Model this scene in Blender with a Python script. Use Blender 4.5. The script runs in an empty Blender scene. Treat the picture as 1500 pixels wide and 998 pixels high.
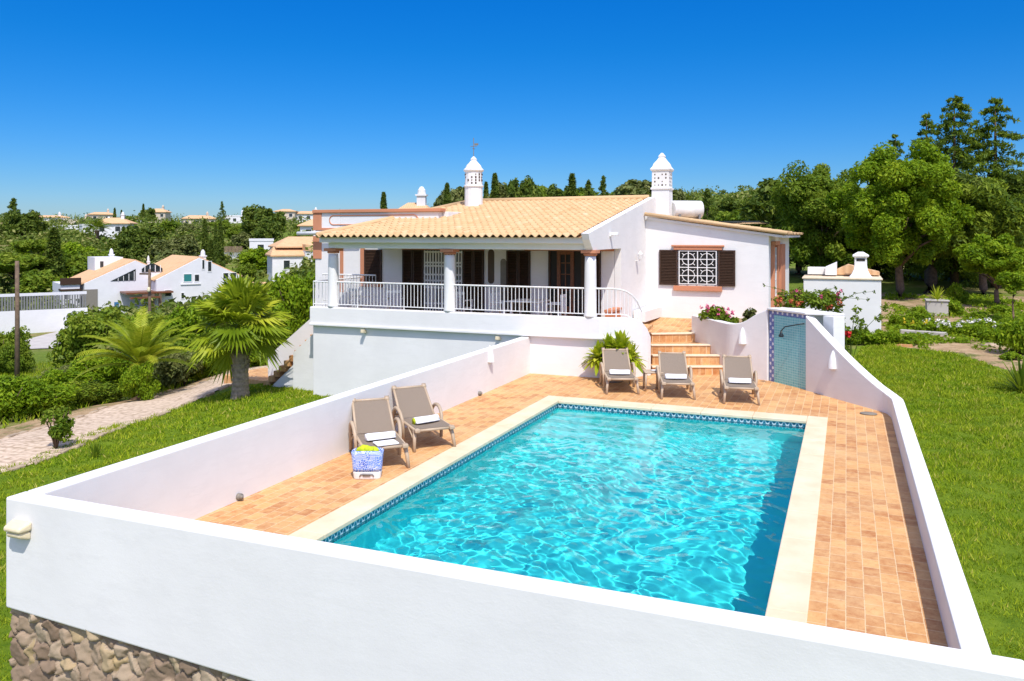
import bpy, math, random
import numpy as np
from mathutils import Vector, Matrix

rng = np.random.default_rng(7)
random.seed(7)
C = bpy.context.scene.collection
SC = bpy.context.scene
R = math.radians

# ------------------------------------------------------------------ camera
CAM_H = 3.5
YAW = math.atan2(490, 1198)
cs, sn = math.cos(YAW), math.sin(YAW)
cd = bpy.data.cameras.new('camera')
cam = bpy.data.objects.new('camera', cd); C.objects.link(cam)
cam.location = (0, 0, CAM_H)
cam.rotation_euler = (R(90), 0, YAW)
cd.sensor_width = 36; cd.lens = 1198 / 1500 * 36
cd.shift_y = -154 / 1500
cd.clip_start = 0.1; cd.clip_end = 6000
SC.camera = cam

# ------------------------------------------------------------------ sky, sun, exposure
SUN = Vector((0.32, -0.45, 0.83)).normalized()
wd = bpy.data.worlds.new('World'); SC.world = wd; wd.use_nodes = True
nt = wd.node_tree; nt.nodes.clear()
sky = nt.nodes.new('ShaderNodeTexSky'); sky.sky_type = 'NISHITA'; sky.sun_disc = False
sky.sun_elevation = math.asin(SUN.z); sky.sun_rotation = math.atan2(SUN.x, SUN.y)
sky.altitude = 400; sky.air_density = 1.0; sky.dust_density = 0.3; sky.ozone_density = 5.0
def wn(t, **k):
    o = nt.nodes.new(t)
    for i, v in k.items(): setattr(o, i, v)
    return o
hsv = wn('ShaderNodeHueSaturation'); hsv.inputs['Saturation'].default_value = 1.35
tc = wn('ShaderNodeTexCoord'); sp_ = wn('ShaderNodeSeparateXYZ'); nt.links.new(tc.outputs['Generated'], sp_.inputs[0])
# deep blue tint by elevation, whitened overhead as fill; added fill lobe round sun
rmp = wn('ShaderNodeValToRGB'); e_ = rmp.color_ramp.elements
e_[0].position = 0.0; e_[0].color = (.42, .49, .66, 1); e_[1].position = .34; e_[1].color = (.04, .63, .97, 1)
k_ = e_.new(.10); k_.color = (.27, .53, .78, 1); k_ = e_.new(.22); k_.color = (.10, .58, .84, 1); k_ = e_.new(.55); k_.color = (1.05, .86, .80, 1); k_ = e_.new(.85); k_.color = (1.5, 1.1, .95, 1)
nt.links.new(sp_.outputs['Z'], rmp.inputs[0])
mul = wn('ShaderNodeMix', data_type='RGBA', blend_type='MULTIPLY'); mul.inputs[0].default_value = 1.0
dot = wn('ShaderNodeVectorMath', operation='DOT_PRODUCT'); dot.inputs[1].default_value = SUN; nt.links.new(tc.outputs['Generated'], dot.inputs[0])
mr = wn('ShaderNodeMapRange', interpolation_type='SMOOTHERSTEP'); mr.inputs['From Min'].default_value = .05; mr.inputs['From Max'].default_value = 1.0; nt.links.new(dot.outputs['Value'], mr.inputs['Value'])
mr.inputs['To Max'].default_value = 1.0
fill_lobe = wn('ShaderNodeMix', data_type='RGBA', blend_type='ADD'); nt.links.new(mr.outputs[0], fill_lobe.inputs[0]); fill_lobe.inputs[7].default_value = (4.6, 3.9, 4.0, 1)
bg = wn('ShaderNodeBackground'); bg.inputs['Strength'].default_value = 0.12
wo = wn('ShaderNodeOutputWorld')
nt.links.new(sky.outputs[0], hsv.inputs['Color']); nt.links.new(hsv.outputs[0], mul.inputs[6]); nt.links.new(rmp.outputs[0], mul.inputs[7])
nt.links.new(mul.outputs[2], fill_lobe.inputs[6]); nt.links.new(fill_lobe.outputs[2], bg.inputs[0]); nt.links.new(bg.outputs[0], wo.inputs[0])
sl = bpy.data.lights.new('sun', 'SUN'); sl.energy = 3.3; sl.angle = R(0.5); sl.color = (1.0, 0.95, 0.87)
sl.cycles.is_caustics_light = True
so = bpy.data.objects.new('sun', sl); C.objects.link(so); so.location = (10, -10, 30)
so.rotation_euler = SUN.to_track_quat('Z', 'Y').to_euler()
SC.view_settings.view_transform = 'Standard'; SC.view_settings.look = 'None'
SC.view_settings.exposure = 0.42; SC.view_settings.gamma = 1.0
SC.view_settings.use_curve_mapping = False
cy = SC.cycles
cy.use_denoising = True
cy.max_bounces = 8; cy.diffuse_bounces = 4; cy.glossy_bounces = 3; cy.transmission_bounces = 6; cy.transparent_max_bounces = 8
cy.caustics_reflective = False; cy.caustics_refractive = True
cy.sample_clamp_indirect = 4.0

# ------------------------------------------------------------------ helpers: pixels of the photo to rays, terrain
F, HY, CX = 1198.0, 345.0, 750.0
def W(px, d):                                   # plan point on the ray of column px at camera depth d
    l = (px - CX) / F * d
    return cs * l - sn * d, sn * l + cs * d
def onY(px, Y):
    k = (px - CX) / F; return W(px, Y / (sn * k + cs))[0]
def zat(py, X, Y):
    d = -sn * X + cs * Y; return CAM_H - (py - HY) / F * d

_cols = np.array([math.atan((p - 750) / F) for p in (-500, 0, 200, 400, 520, 700, 1000, 1150, 1350, 1600, 2300)])
_rows = np.log(np.array([4, 8, 16, 22, 27, 32, 42, 60, 80, 100, 130, 170, 250, 350, 450, 700, 1500.]))
_L = [-1.3, -1.3, -1.3, -1.35, -1.8, -2.5, -3.6, -4.5, -5.2, -6, -5.2, -2.5, 3, 7.5, 9.0, 0, -12]
_T = np.array([
    _L, _L,
    [-1.3, -1.3, -1.3, -1.3, -1.6, -2.2, -3.4, -4.5, -5.2, -6, -5.2, -2.5, 3, 7.5, 9.0, 0, -12],
    [-1.3, -1.3, -1.3, -1.05, -1.1, -1.4, -2.4, -3.8, -4.6, -5, -4.2, -1.5, 4, 8.5, 10, 2, -10],
    [-1.3, -1.3, -1.3, -1.15, -.9, -.6, -1, -1.5, -1, 0, 1, 3, 6, 9.5, 11, 4, -10],
    [-1.3, -1.3, -1.3, -1.2, .6, .9, 1.2, 1.6, 2, 3, 4, 6, 9, 12, 14, 8, -10],
    [.1, .1, .1, .7, .9, 1, 1.6, 2.5, 3.5, 5, 7, 9, 14, 19, 22, 25, 0],
    [.1, .1, .1, .25, .35, .5, .75, 1.3, 2.2, 3.5, 6, 9, 15, 21, 25, 36, 10],
    [.1, .1, .1, .16, .3, .42, .62, 1.1, 1.8, 3, 6, 9, 15, 21, 25, 36, 10],
    [.1, .1, .1, .15, .28, .42, .62, 1.1, 1.8, 3, 6, 9, 15, 21, 25, 36, 10],
    [.1, .1, .1, .15, .28, .42, .62, 1.1, 1.8, 3, 6, 9, 15, 21, 25, 36, 10]])
def terrain(X, Y):
    X = np.asarray(X, float); Y = np.asarray(Y, float)
    d = -sn * X + cs * Y; l = cs * X + sn * Y
    a = np.clip(np.arctan2(l, np.maximum(d, 1e-3)), _cols[0], _cols[-1])
    r = np.log(np.clip(np.hypot(X, Y), 4.001, 1499))
    i = np.clip(np.searchsorted(_cols, a) - 1, 0, len(_cols) - 2)
    j = np.clip(np.searchsorted(_rows, r) - 1, 0, len(_rows) - 2)
    u = np.clip((a - _cols[i]) / (_cols[i + 1] - _cols[i]), 0, 1); v = (r - _rows[j]) / (_rows[j + 1] - _rows[j])
    u = u * u * (3 - 2 * u); v = v * v * (3 - 2 * v) * .4 + v * .6
    z = (_T[i, j] * (1 - u) + _T[i + 1, j] * u) * (1 - v) + (_T[i, j + 1] * (1 - u) + _T[i + 1, j + 1] * u) * v
    rr = np.hypot(X, Y)
    amp = np.clip((rr - 24) / 120, 0, 1)
    z = z + amp * (.9 * np.sin(X * .09 + 1) * np.cos(Y * .07) + .5 * np.sin(X * .21 + Y * .17)) * np.clip(rr / 200, .3, 1.3)
    return z
def hz(X, Y): return float(terrain(X, Y))

# ------------------------------------------------------------------ helpers: mesh building
class MB:
    def __init__(s): s.v = []; s.f = []; s.n = 0; s.t = []
    def add(s, verts, faces, tint=None):
        verts = np.asarray(verts, float).reshape(-1, 3)
        k = s.n
        s.v.append(verts); s.n += len(verts)
        s.f.extend([tuple(int(i) + k for i in f) for f in faces])
        s.t.append(np.full(len(verts), .5) if tint is None else np.broadcast_to(np.asarray(tint, float), (len(verts),)))
        return s
    def box(s, x0, x1, y0, y1, z0, z1, tint=None):
        v = [(x, y, z) for z in (z0, z1) for y in (y0, y1) for x in (x0, x1)]
        return s.add(v, [(0, 2, 3, 1), (4, 5, 7, 6), (0, 1, 5, 4), (2, 6, 7, 3), (0, 4, 6, 2), (1, 3, 7, 5)], tint)
    def obox(s, c, ax, ay, az):                 # oriented box: centre and half-axis vectors
        c, ax, ay, az = map(np.array, (c, ax, ay, az))
        v = [c + i * ax + j * ay + k * az for k in (-1, 1) for j in (-1, 1) for i in (-1, 1)]
        return s.add(v, [(0, 2, 3, 1), (4, 5, 7, 6), (0, 1, 5, 4), (2, 6, 7, 3), (0, 4, 6, 2), (1, 3, 7, 5)])
    def prism(s, poly, z0, z1, tint=None):      # z0/z1: number or list per corner (poly counter-clockwise)
        n = len(poly)
        a = [z0] * n if np.isscalar(z0) else z0; b = [z1] * n if np.isscalar(z1) else z1
        v = [(p[0], p[1], a[i]) for i, p in enumerate(poly)] + [(p[0], p[1], b[i]) for i, p in enumerate(poly)]
        f = [tuple(range(n - 1, -1, -1)), tuple(range(n, 2 * n))] + [(i, (i + 1) % n, n + (i + 1) % n, n + i) for i in range(n)]
        return s.add(v, f, tint)
    def vprism(s, prof, axis, a, b):            # closed profile in a vertical plane swept along 'x' or 'y'
        n = len(prof)
        mk = (lambda p, q: (q, p[0], p[1])) if axis == 'x' else (lambda p, q: (p[0], q, p[1]))
        v = [mk(p, a) for p in prof] + [mk(p, b) for p in prof]
        f = [tuple(range(n - 1, -1, -1)), tuple(range(n, 2 * n))] + [(i, (i + 1) % n, n + (i + 1) % n, n + i) for i in range(n)]
        return s.add(v, f)
    def tube(s, pts, rad, n=8, tint=None, cap=True):
        pts = [np.array(p, float) for p in pts]; m = len(pts)
        rad = [rad] * m if np.isscalar(rad) else rad
        v = []; up = np.array((0, 0, 1.))
        for i, p in enumerate(pts):
            t = pts[min(i + 1, m - 1)] - pts[max(i - 1, 0)]; t /= (np.linalg.norm(t) + 1e-9)
            a = np.cross(t, up)
            if np.linalg.norm(a) < .05: a = np.cross(t, (1, 0, 0))
            a /= np.linalg.norm(a); b = np.cross(a, t)
            for k in range(n):
                q = 2 * math.pi * k / n; v.append(p + rad[i] * (math.cos(q) * a + math.sin(q) * b))
        f = [(i * n + k, i * n + (k + 1) % n, (i + 1) * n + (k + 1) % n, (i + 1) * n + k) for i in range(m - 1) for k in range(n)]
        if cap: f += [tuple(range(n - 1, -1, -1)), tuple(range((m - 1) * n, m * n))]
        return s.add(v, f, tint)
    def lathe(s, prof, c, n=20, sq=False):      # profile [(r, z)]
        v = []
        for r, z in prof:
            for k in range(n):
                q = 2 * math.pi * (k + .5) / n
                v.append((c[0] + r * math.cos(q), c[1] + r * math.sin(q), c[2] + z))
        m = len(prof)
        f = [(i * n + k, i * n + (k + 1) % n, (i + 1) * n + (k + 1) % n, (i + 1) * n + k) for i in range(m - 1) for k in range(n)]
        f += [tuple(range(n - 1, -1, -1)), tuple(range((m - 1) * n, m * n))]
        return s.add(v, f)
    def build(s, name, mat, parent=None, smooth=False, off=None, bevel=0, seg=2):
        me = bpy.data.meshes.new(name)
        v = np.concatenate(s.v) if s.v else np.zeros((0, 3))
        if off is not None: v = v - np.array(off)
        me.vertices.add(len(v)); me.vertices.foreach_set('co', v.astype(np.float32).ravel())
        ln = np.array([len(f) for f in s.f], np.int32)
        me.loops.add(int(ln.sum())); me.loops.foreach_set('vertex_index', np.fromiter((i for f in s.f for i in f), np.int32))
        me.polygons.add(len(ln)); me.polygons.foreach_set('loop_start', np.concatenate(([0], np.cumsum(ln)[:-1])).astype(np.int32))
        me.update(calc_edges=True); me.validate()
        me.polygons.foreach_set('use_smooth', np.full(len(me.polygons), bool(smooth)))
        at = me.attributes.new('tint', 'FLOAT', 'POINT'); at.data.foreach_set('value', np.concatenate(s.t).astype(np.float32))
        if mat: me.materials.append(mat)
        o = bpy.data.objects.new(name, me); C.objects.link(o)
        if parent is not None: o.parent = parent
        if bevel:
            b = o.modifiers.new('bevel', 'BEVEL'); b.width = bevel; b.segments = seg; b.limit_method = 'ANGLE'; b.angle_limit = R(40)
        return o

def thing(name, label, cat, loc=(0, 0, 0), rz=0, group=None):
    o = bpy.data.objects.new(name, None); C.objects.link(o); o.empty_display_size = .2
    o.location = loc; o.rotation_euler = (0, 0, rz)
    return tag(o, label, cat, group)
def tag(o, label=None, cat=None, group=None, kind=None):
    if label: o['label'] = label
    if cat: o['category'] = cat
    if group: o['group'] = group
    if kind: o['kind'] = kind
    return o
def kids(o): return list(o.children)
def copy_tree(o, parent=None):
    c = o.copy(); C.objects.link(c)
    if parent is not None: c.parent = parent
    for ch in kids(o): copy_tree(ch, c)
    return c

# ------------------------------------------------------------------ helpers: materials
class NT:
    def __init__(s, name):
        s.m = bpy.data.materials.new(name); s.m.use_nodes = True
        s.t = s.m.node_tree; s.t.nodes.clear()
        s.out = s.n('ShaderNodeOutputMaterial')
    def n(s, typ, **kw):
        o = s.t.nodes.new(typ)
        for k, v in kw.items(): setattr(o, k, v)
        return o
    def l(s, a, b): s.t.links.new(a, b)
    def coord(s, kind='Object', rot=(0, 0, 0), scale=(1, 1, 1)):
        tc = s.n('ShaderNodeTexCoord'); mp = s.n('ShaderNodeMapping')
        mp.inputs['Rotation'].default_value = rot; mp.inputs['Scale'].default_value = scale
        s.l(tc.outputs[kind], mp.inputs[0]); return mp.outputs[0]
    def noise(s, vec, scale, detail=4, rough=.55):
        o = s.n('ShaderNodeTexNoise'); o.inputs['Scale'].default_value = scale; o.inputs['Detail'].default_value = detail
        o.inputs['Roughness'].default_value = rough
        if vec is not None: s.l(vec, o.inputs['Vector'])
        return o.outputs['Fac']
    def ramp(s, fac, stops, interp='LINEAR'):
        o = s.n('ShaderNodeValToRGB'); e = o.color_ramp.elements; o.color_ramp.interpolation = interp
        while len(e) > 1: e.remove(e[-1])
        for i, (p, c) in enumerate(stops):
            if i == 0: e[0].position = p; k = e[0]
            else: k = e.new(p)
            k.color = (*c, 1) if len(c) == 3 else c
        s.l(fac, o.inputs[0]); return o.outputs[0]
    def mix(s, fac, a, b, mode='MIX'):
        o = s.n('ShaderNodeMix', data_type='RGBA', blend_type=mode)
        for sock, v in ((o.inputs[0], fac), (o.inputs[6], a), (o.inputs[7], b)):
            if hasattr(v, 'is_output'): s.l(v, sock)
            else: sock.default_value = v if np.isscalar(v) else (*v, 1)
        return o.outputs[2]
    def math(s, op, a, b=0.0, clamp=False):
        o = s.n('ShaderNodeMath', operation=op); o.use_clamp = clamp
        for sock, v in ((o.inputs[0], a), (o.inputs[1], b)):
            if hasattr(v, 'is_output'): s.l(v, sock)
            else: sock.default_value = v
        return o.outputs[0]
    def bump(s, h, strength=.3, dist=.02):
        o = s.n('ShaderNodeBump'); o.inputs['Strength'].default_value = strength; o.inputs['Distance'].default_value = dist
        s.l(h, o.inputs['Height']); return o.outputs[0]
    def pbr(s, col, rough=.7, nrm=None, spec=.3, metal=0):
        b = s.n('ShaderNodeBsdfPrincipled')
        for sock, v in ((b.inputs['Base Color'], col), (b.inputs['Roughness'], rough)):
            if hasattr(v, 'is_output'): s.l(v, sock)
            else: sock.default_value = v if np.isscalar(v) else (*v, 1)
        b.inputs['Specular IOR Level'].default_value = spec; b.inputs['Metallic'].default_value = metal
        if nrm is not None: s.l(nrm, b.inputs['Normal'])
        return b
    def done(s, sh): s.l(sh.outputs[0], s.out.inputs[0]); return s.m

M = {}
def stucco(name, base, var=.03, bump=.11):
    t = NT(name); v = t.coord()
    a = t.noise(v, .9, 5, .6); b = t.noise(v, 14, 5, .7); st = t.noise(t.coord(scale=(3, 3, .25)), 1.6, 4, .6)
    lo = tuple(c * (1 - 2 * var) for c in base); hi = tuple(min(c * (1 + var), .9) for c in base)
    c = t.ramp(a, [(.3, lo), (.7, hi)])
    c = t.mix(t.ramp(st, [(.62, (0, 0, 0)), (.85, (.22, .22, .22))]), c, tuple(x * y for x, y in zip(base, (.86, .85, .82))))
    rg = t.noise(t.coord(scale=(.7, .7, 3.2)), 2.6, 6, .65)
    c = t.mix(t.ramp(rg, [(.5, (0, 0, 0)), (.62, (.5, .5, .5)), (.66, (0, 0, 0))]), c, tuple(x * .93 for x in base))
    h = t.math('ADD', t.math('ADD', b, t.math('MULTIPLY', t.noise(v, 60, 3), .5)), t.math('MULTIPLY', rg, 1.0))
    return t.done(t.pbr(c, .85, t.bump(h, bump, .012), .2))
M['white'] = stucco('white_stucco', (.80, .79, .78))
M['terracotta'] = stucco('terracotta_paint', (.58, .25, .14), .06)
def simple(name, col, rough=.6, spec=.35, metal=0, var=.08, scale=8, bump=.1):
    t = NT(name); v = t.coord(); n = t.noise(v, scale, 4)
    c = t.ramp(n, [(.3, tuple(x * (1 - var) for x in col)), (.7, tuple(min(1, x * (1 + var)) for x in col))])
    return t.done(t.pbr(c, rough, t.bump(t.noise(v, scale * 6, 3), bump, .005), spec, metal))
M['paint'] = simple('white_paint', (.78, .78, .77), .45)
M['brown'] = simple('brown_wood', (.052, .026, .015), .5, var=.25, scale=20)
M['wood'] = simple('door_wood', (.17, .065, .03), .45, var=.25, scale=20)
M['dark'] = simple('dark_interior', (.02, .018, .016), .6)
M['niche'] = simple('niche_brown', (.10, .07, .05), .6)
M['grey'] = simple('grey_metal', (.25, .25, .25), .4, metal=.4)
M['plate'] = simple('grey_cover', (.22, .2, .17), .6)
M['cream'] = simple('cream_plastic', (.72, .62, .42), .5)
M['taupe_frame'] = simple('taupe_resin', (.47, .36, .25), .45, spec=.4)
M['nosing'] = simple('pale_stone', (.75, .62, .45), .6)
M['black'] = simple('black_metal', (.02, .03, .035), .4)
M['lime'] = simple('lime_cloth', (.48, .58, .02), .9, var=.3, scale=25)
M['bark'] = simple('bark', (.13, .085, .055), .9, var=.4, scale=9, bump=.8)
M['palmbark'] = simple('palm_trunk', (.30, .235, .17), .9, var=.35, scale=12, bump=.8)
M['polewood'] = simple('pole_wood', (.16, .11, .075), .9, var=.3, scale=6)
M['pale_wall'] = stucco('pale_house_wall', (.74, .74, .76), .03, .1)
M['cream_wall'] = stucco('cream_house_wall', (.62, .52, .42), .03, .1)
M['potclay'] = stucco('planter_concrete', (.5, .47, .43), .06)
M['teal'] = simple('teal_shutter', (.03, .2, .2), .5)
M['stone_kerb'] = simple('kerb_stone', (.40, .31, .22), .9, var=.3, scale=5, bump=.6)

def fabric(name, col):
    t = NT(name); v = t.coord()
    w = t.n('ShaderNodeTexBrick'); w.inputs['Scale'].default_value = 60; w.inputs['Mortar Size'].default_value = .03
    t.l(v, w.inputs['Vector'])
    w.inputs['Color1'].default_value = (*col, 1); w.inputs['Color2'].default_value = (*[c * .88 for c in col], 1); w.inputs['Mortar'].default_value = (*[c * .7 for c in col], 1)
    return t.done(t.pbr(w.outputs[0], .8, t.bump(t.noise(v, 90, 2), .15, .003), .2))
M['sling'] = fabric('taupe_sling', (.27, .215, .165))
def towel():
    t = NT('towel_cloth'); v = t.coord()
    return t.done(t.pbr(t.ramp(t.noise(v, 40, 3), [(.3, (.76, .76, .78)), (.7, (.86, .86, .87))]), .95, t.bump(t.noise(v, 160, 3), .6, .006), .1))
M['towel'] = towel()

def pavers():
    t = NT('terracotta_pavers'); v = t.coord(rot=(0, 0, R(90)))
    wob = t.noise(v, 7, 2); vm = t.n('ShaderNodeVectorMath', operation='MULTIPLY_ADD')
    cx = t.n('ShaderNodeCombineXYZ'); t.l(wob, cx.inputs[0]); t.l(t.noise(v, 9, 2), cx.inputs[1])
    t.l(cx.outputs[0], vm.inputs[0]); vm.inputs[1].default_value = (.012, .012, 0); t.l(v, vm.inputs[2])
    b = t.n('ShaderNodeTexBrick'); t.l(vm.outputs[0], b.inputs['Vector'])
    for k, x in (('Scale', 1), ('Mortar Size', .0055), ('Mortar Smooth', .3), ('Bias', -.1), ('Brick Width', .235), ('Row Height', .164)): b.inputs[k].default_value = x
    b.inputs['Color1'].default_value = (.42, .155, .05, 1); b.inputs['Color2'].default_value = (.68, .36, .135, 1); b.inputs['Mortar'].default_value = (.68, .52, .33, 1)
    n = t.noise(t.coord(scale=(1, 1, 1)), 9, 5, .7); n2 = t.noise(t.coord(), 1.1, 4)
    c = t.mix(t.ramp(n, [(.35, (0, 0, 0)), (.75, (.6, .6, .6))]), b.outputs['Color'], (.80, .53, .24))
    c = t.mix(t.ramp(n2, [(.4, (0, 0, 0)), (.7, (.35, .35, .35))]), c, (.78, .55, .29))
    c = t.mix(t.ramp(t.noise(t.coord(), 17, 5, .8), [(.52, (0, 0, 0)), (.74, (.7, .7, .7))]), c, (.38, .13, .035))
    c = t.mix(t.ramp(t.noise(t.coord(), .55, 6, .75), [(.56, (0, 0, 0)), (.72, (.25, .25, .25))]), c, (.45, .30, .17))
    h = t.math('ADD', t.math('MULTIPLY', b.outputs['Fac'], -1.0), t.math('MULTIPLY', n, .35))
    return t.done(t.pbr(c, .62, t.bump(h, .5, .006), .3))
M['pavers'] = pavers()
def coping():
    t = NT('coping_stone'); v = t.coord()
    c = t.ramp(t.noise(v, 2.2, 5, .6), [(.3, (.70, .56, .37)), (.7, (.80, .68, .49))])
    c = t.mix(t.ramp(t.noise(v, 25, 4, .7), [(.55, (0, 0, 0)), (.8, (.3, .3, .3))]), c, (.6, .45, .27))
    return t.done(t.pbr(c, .6, t.bump(t.noise(v, 50, 4), .15, .004), .3))
M['coping'] = coping()
def basin():
    t = NT('pool_mosaic'); v = t.coord()
    c = t.ramp(t.noise(v, 3, 4), [(.3, (.045, .80, .82)), (.7, (.06, .86, .87))])
    return t.done(t.pbr(c, .5, None, .2))
M['basin'] = basin()
def band():
    t = NT('waterline_tiles'); tc = t.n('ShaderNodeTexCoord'); sx = t.n('ShaderNodeSeparateXYZ'); t.l(tc.outputs['Object'], sx.inputs[0])
    u = t.math('ADD', sx.outputs[0], sx.outputs[1]); z = sx.outputs[2]
    cx = t.n('ShaderNodeCombineXYZ'); t.l(u, cx.inputs[0]); t.l(z, cx.inputs[1])
    b = t.n('ShaderNodeTexBrick'); b.offset = 0; t.l(cx.outputs[0], b.inputs['Vector'])
    for k, x in (('Scale', 1), ('Mortar Size', .004), ('Bias', 0), ('Brick Width', .06), ('Row Height', .06)): b.inputs[k].default_value = x
    b.inputs['Color1'].default_value = (.012, .09, .16, 1); b.inputs['Color2'].default_value = (.03, .2, .27, 1); b.inputs['Mortar'].default_value = (.1, .26, .32, 1)
    # white motif row between z=-.10 and -.06
    w1 = t.math('SINE', t.math('MULTIPLY', u, 2 * math.pi / .12)); zz = t.math('MULTIPLY', t.math('ADD', z, .086), 26)
    mot = t.math('LESS_THAN', t.math('ABSOLUTE', t.math('SUBTRACT', w1, zz)), .55)
    row = t.math('LESS_THAN', t.math('ABSOLUTE', t.math('ADD', z, .086)), .036)
    c = t.mix(t.math('MULTIPLY', mot, row), b.outputs[0], (.62, .68, .72))
    return t.done(t.pbr(c, .25, None, .5))
M['band'] = band()
def shower_tiles(name, kind):
    t = NT(name); v = t.coord()
    b = t.n('ShaderNodeTexBrick'); b.offset = 0
    uvw = t.n('ShaderNodeUVMap'); t.l(uvw.outputs[0], b.inputs['Vector'])
    if kind == 'field':
        for k, x in (('Scale', 1), ('Mortar Size', .007), ('Bias', 0), ('Brick Width', .058), ('Row Height', .058)): b.inputs[k].default_value = x
        b.inputs['Color1'].default_value = (.10, .44, .50, 1); b.inputs['Color2'].default_value = (.17, .54, .58, 1); b.inputs['Mortar'].default_value = (.36, .64, .66, 1)
        return t.done(t.pbr(b.outputs[0], .25, None, .5))
    for k, x in (('Scale', 1), ('Mortar Size', .004), ('Bias', -.3), ('Brick Width', .034), ('Row Height', .034)): b.inputs[k].default_value = x
    b.inputs['Color1'].default_value = (.02, .06, .30, 1); b.inputs['Color2'].default_value = (.10, .2, .52, 1); b.inputs['Mortar'].default_value = (.3, .36, .6, 1)
    sx = t.n('ShaderNodeSeparateXYZ'); t.l(uvw.outputs[0], sx.inputs[0])
    a = t.math('SINE', t.math('MULTIPLY', sx.outputs[1], 2 * math.pi / .19)); e = t.math('SINE', t.math('MULTIPLY', sx.outputs[0], 2 * math.pi / .17))
    mot = t.math('GREATER_THAN', t.math('MULTIPLY', a, e), .42)
    c = t.mix(mot, b.outputs[0], (.7, .74, .8))
    return t.done(t.pbr(c, .25, None, .5))
M['tile_field'] = shower_tiles('turquoise_mosaic', 'field'); M['tile_border'] = shower_tiles('blue_border_tiles', 'border')
def tinted(name, stops, rough=.75, bumps=(40, .3), spec=.25, spot=None):
    t = NT(name); at = t.n('ShaderNodeAttribute', attribute_name='tint'); v = t.coord()
    c = t.ramp(at.outputs['Fac'], stops)
    n = t.noise(v, bumps[0] * .35, 4, .65)
    c = t.mix(t.ramp(n, [(.4, (0, 0, 0)), (.75, (.4, .4, .4))]), c, spot or tuple(x * .72 for x in stops[0][1]))
    return t.done(t.pbr(c, rough, t.bump(t.noise(v, bumps[0], 4), bumps[1], .008), spec))
M['rooftile'] = tinted('roof_tile_clay', [(0, (.46, .27, .12)), (.25, (.59, .385, .195)), (.7, (.645, .445, .245)), (1, (.70, .52, .34))], .75, (30, .2), spot=(.52, .345, .18))
M['stone'] = tinted('rubble_stone', [(0, (.22, .155, .105)), (.3, (.31, .225, .155)), (.6, (.40, .30, .205)), (.85, (.48, .385, .27)), (1, (.44, .32, .16))], .9, (14, .7), spot=(.24, .17, .12))
def farroof():
    t = NT('far_roof_tiles'); v = t.coord()
    w = t.n('ShaderNodeTexWave', wave_type='BANDS', bands_direction='X'); w.inputs['Scale'].default_value = 1.6; t.l(v, w.inputs[0])
    c = t.ramp(t.noise(v, 1.5, 5, .7), [(.3, (.62, .36, .18)), (.7, (.74, .49, .28))])
    c = t.mix(.25, c, t.mix(w.outputs[1], (.5, .28, .14), (.76, .54, .33)))
    return t.done(t.pbr(c, .8, t.bump(w.outputs[1], .4, .05), .2))
M['farroof'] = farroof()
def glass_dark():
    t = NT('window_glass'); v = t.coord()
    return t.done(t.pbr(t.ramp(t.noise(v, 2, 2), [(.4, (.02, .025, .03)), (.6, (.04, .05, .055))]), .08, None, .5))
M['glass'] = glass_dark()
def bagmat():
    t = NT('bag_print'); v = t.coord()
    vo = t.n('ShaderNodeTexVoronoi', feature='DISTANCE_TO_EDGE'); vo.inputs['Scale'].default_value = 34; t.l(v, vo.inputs['Vector'])
    big = t.n('ShaderNodeTexVoronoi'); big.inputs['Scale'].default_value = 7; t.l(v, big.inputs['Vector'])
    w = t.n('ShaderNodeTexWave', wave_type='RINGS'); w.inputs['Scale'].default_value = 16; w.inputs['Distortion'].default_value = 3; t.l(v, w.inputs[0])
    pat = t.math('GREATER_THAN', vo.outputs[0], .075)
    pat2 = t.math('GREATER_THAN', w.outputs[1], .45)
    sel = t.math('GREATER_THAN', t.noise(v, 6, 2), .5)
    m = t.mix(sel, pat, pat2)
    blue = t.ramp(big.outputs['Distance'], [(.2, (.03, .10, .55)), (.6, (.13, .26, .75))])
    return t.done(t.pbr(t.mix(m, (.68, .74, .86), blue), .7, None, .3))
M['bag'] = bagmat()
def leafmat(name, stops, trans=.35, rough=.5):
    t = NT(name); at = t.n('ShaderNodeAttribute', attribute_name='tint')
    c = t.ramp(at.outputs['Fac'], stops)
    b = t.pbr(c, rough, None, .15)
    tr = t.n('ShaderNodeBsdfTranslucent')
    t.l(t.mix(.5, c, (.26, .30, .01), 'MIX'), tr.inputs[0])
    mx = t.n('ShaderNodeMixShader'); mx.inputs[0].default_value = trans
    t.l(b.outputs[0], mx.inputs[1]); t.l(tr.outputs[0], mx.inputs[2])
    return t.done(mx)
M['leaf_bright'] = leafmat('bright_leaves', [(0, (.10, .19, .008)), (.5, (.22, .36, .014)), (1, (.38, .48, .025))], .45)
M['leaf_mid'] = leafmat('mid_leaves', [(0, (.075, .145, .012)), (.5, (.175, .27, .022)), (1, (.31, .38, .04))], .42)
M['leaf_dark'] = leafmat('dark_leaves', [(0, (.045, .085, .012)), (.5, (.11, .17, .024)), (1, (.22, .27, .042))], .35)
M['leaf_olive'] = leafmat('olive_leaves', [(0, (.07, .095, .026)), (.5, (.15, .18, .05)), (1, (.26, .27, .09))], .25)
M['leaf_con'] = leafmat('conifer_needles', [(0, (.035, .07, .012)), (.5, (.11, .185, .018)), (1, (.28, .36, .03))], .38)
M['leaf_palm'] = leafmat('palm_leaves', [(0, (.12, .20, .010)), (.5, (.32, .40, .02)), (1, (.60, .60, .06))], .35, .4)
M['leaf_lime'] = leafmat('lime_leaves', [(0, (.20, .30, .01)), (.5, (.40, .48, .02)), (1, (.62, .64, .07))], .35, .4)
M['petal_white'] = simple('white_petals', (.78, .76, .72), .7)
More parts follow.
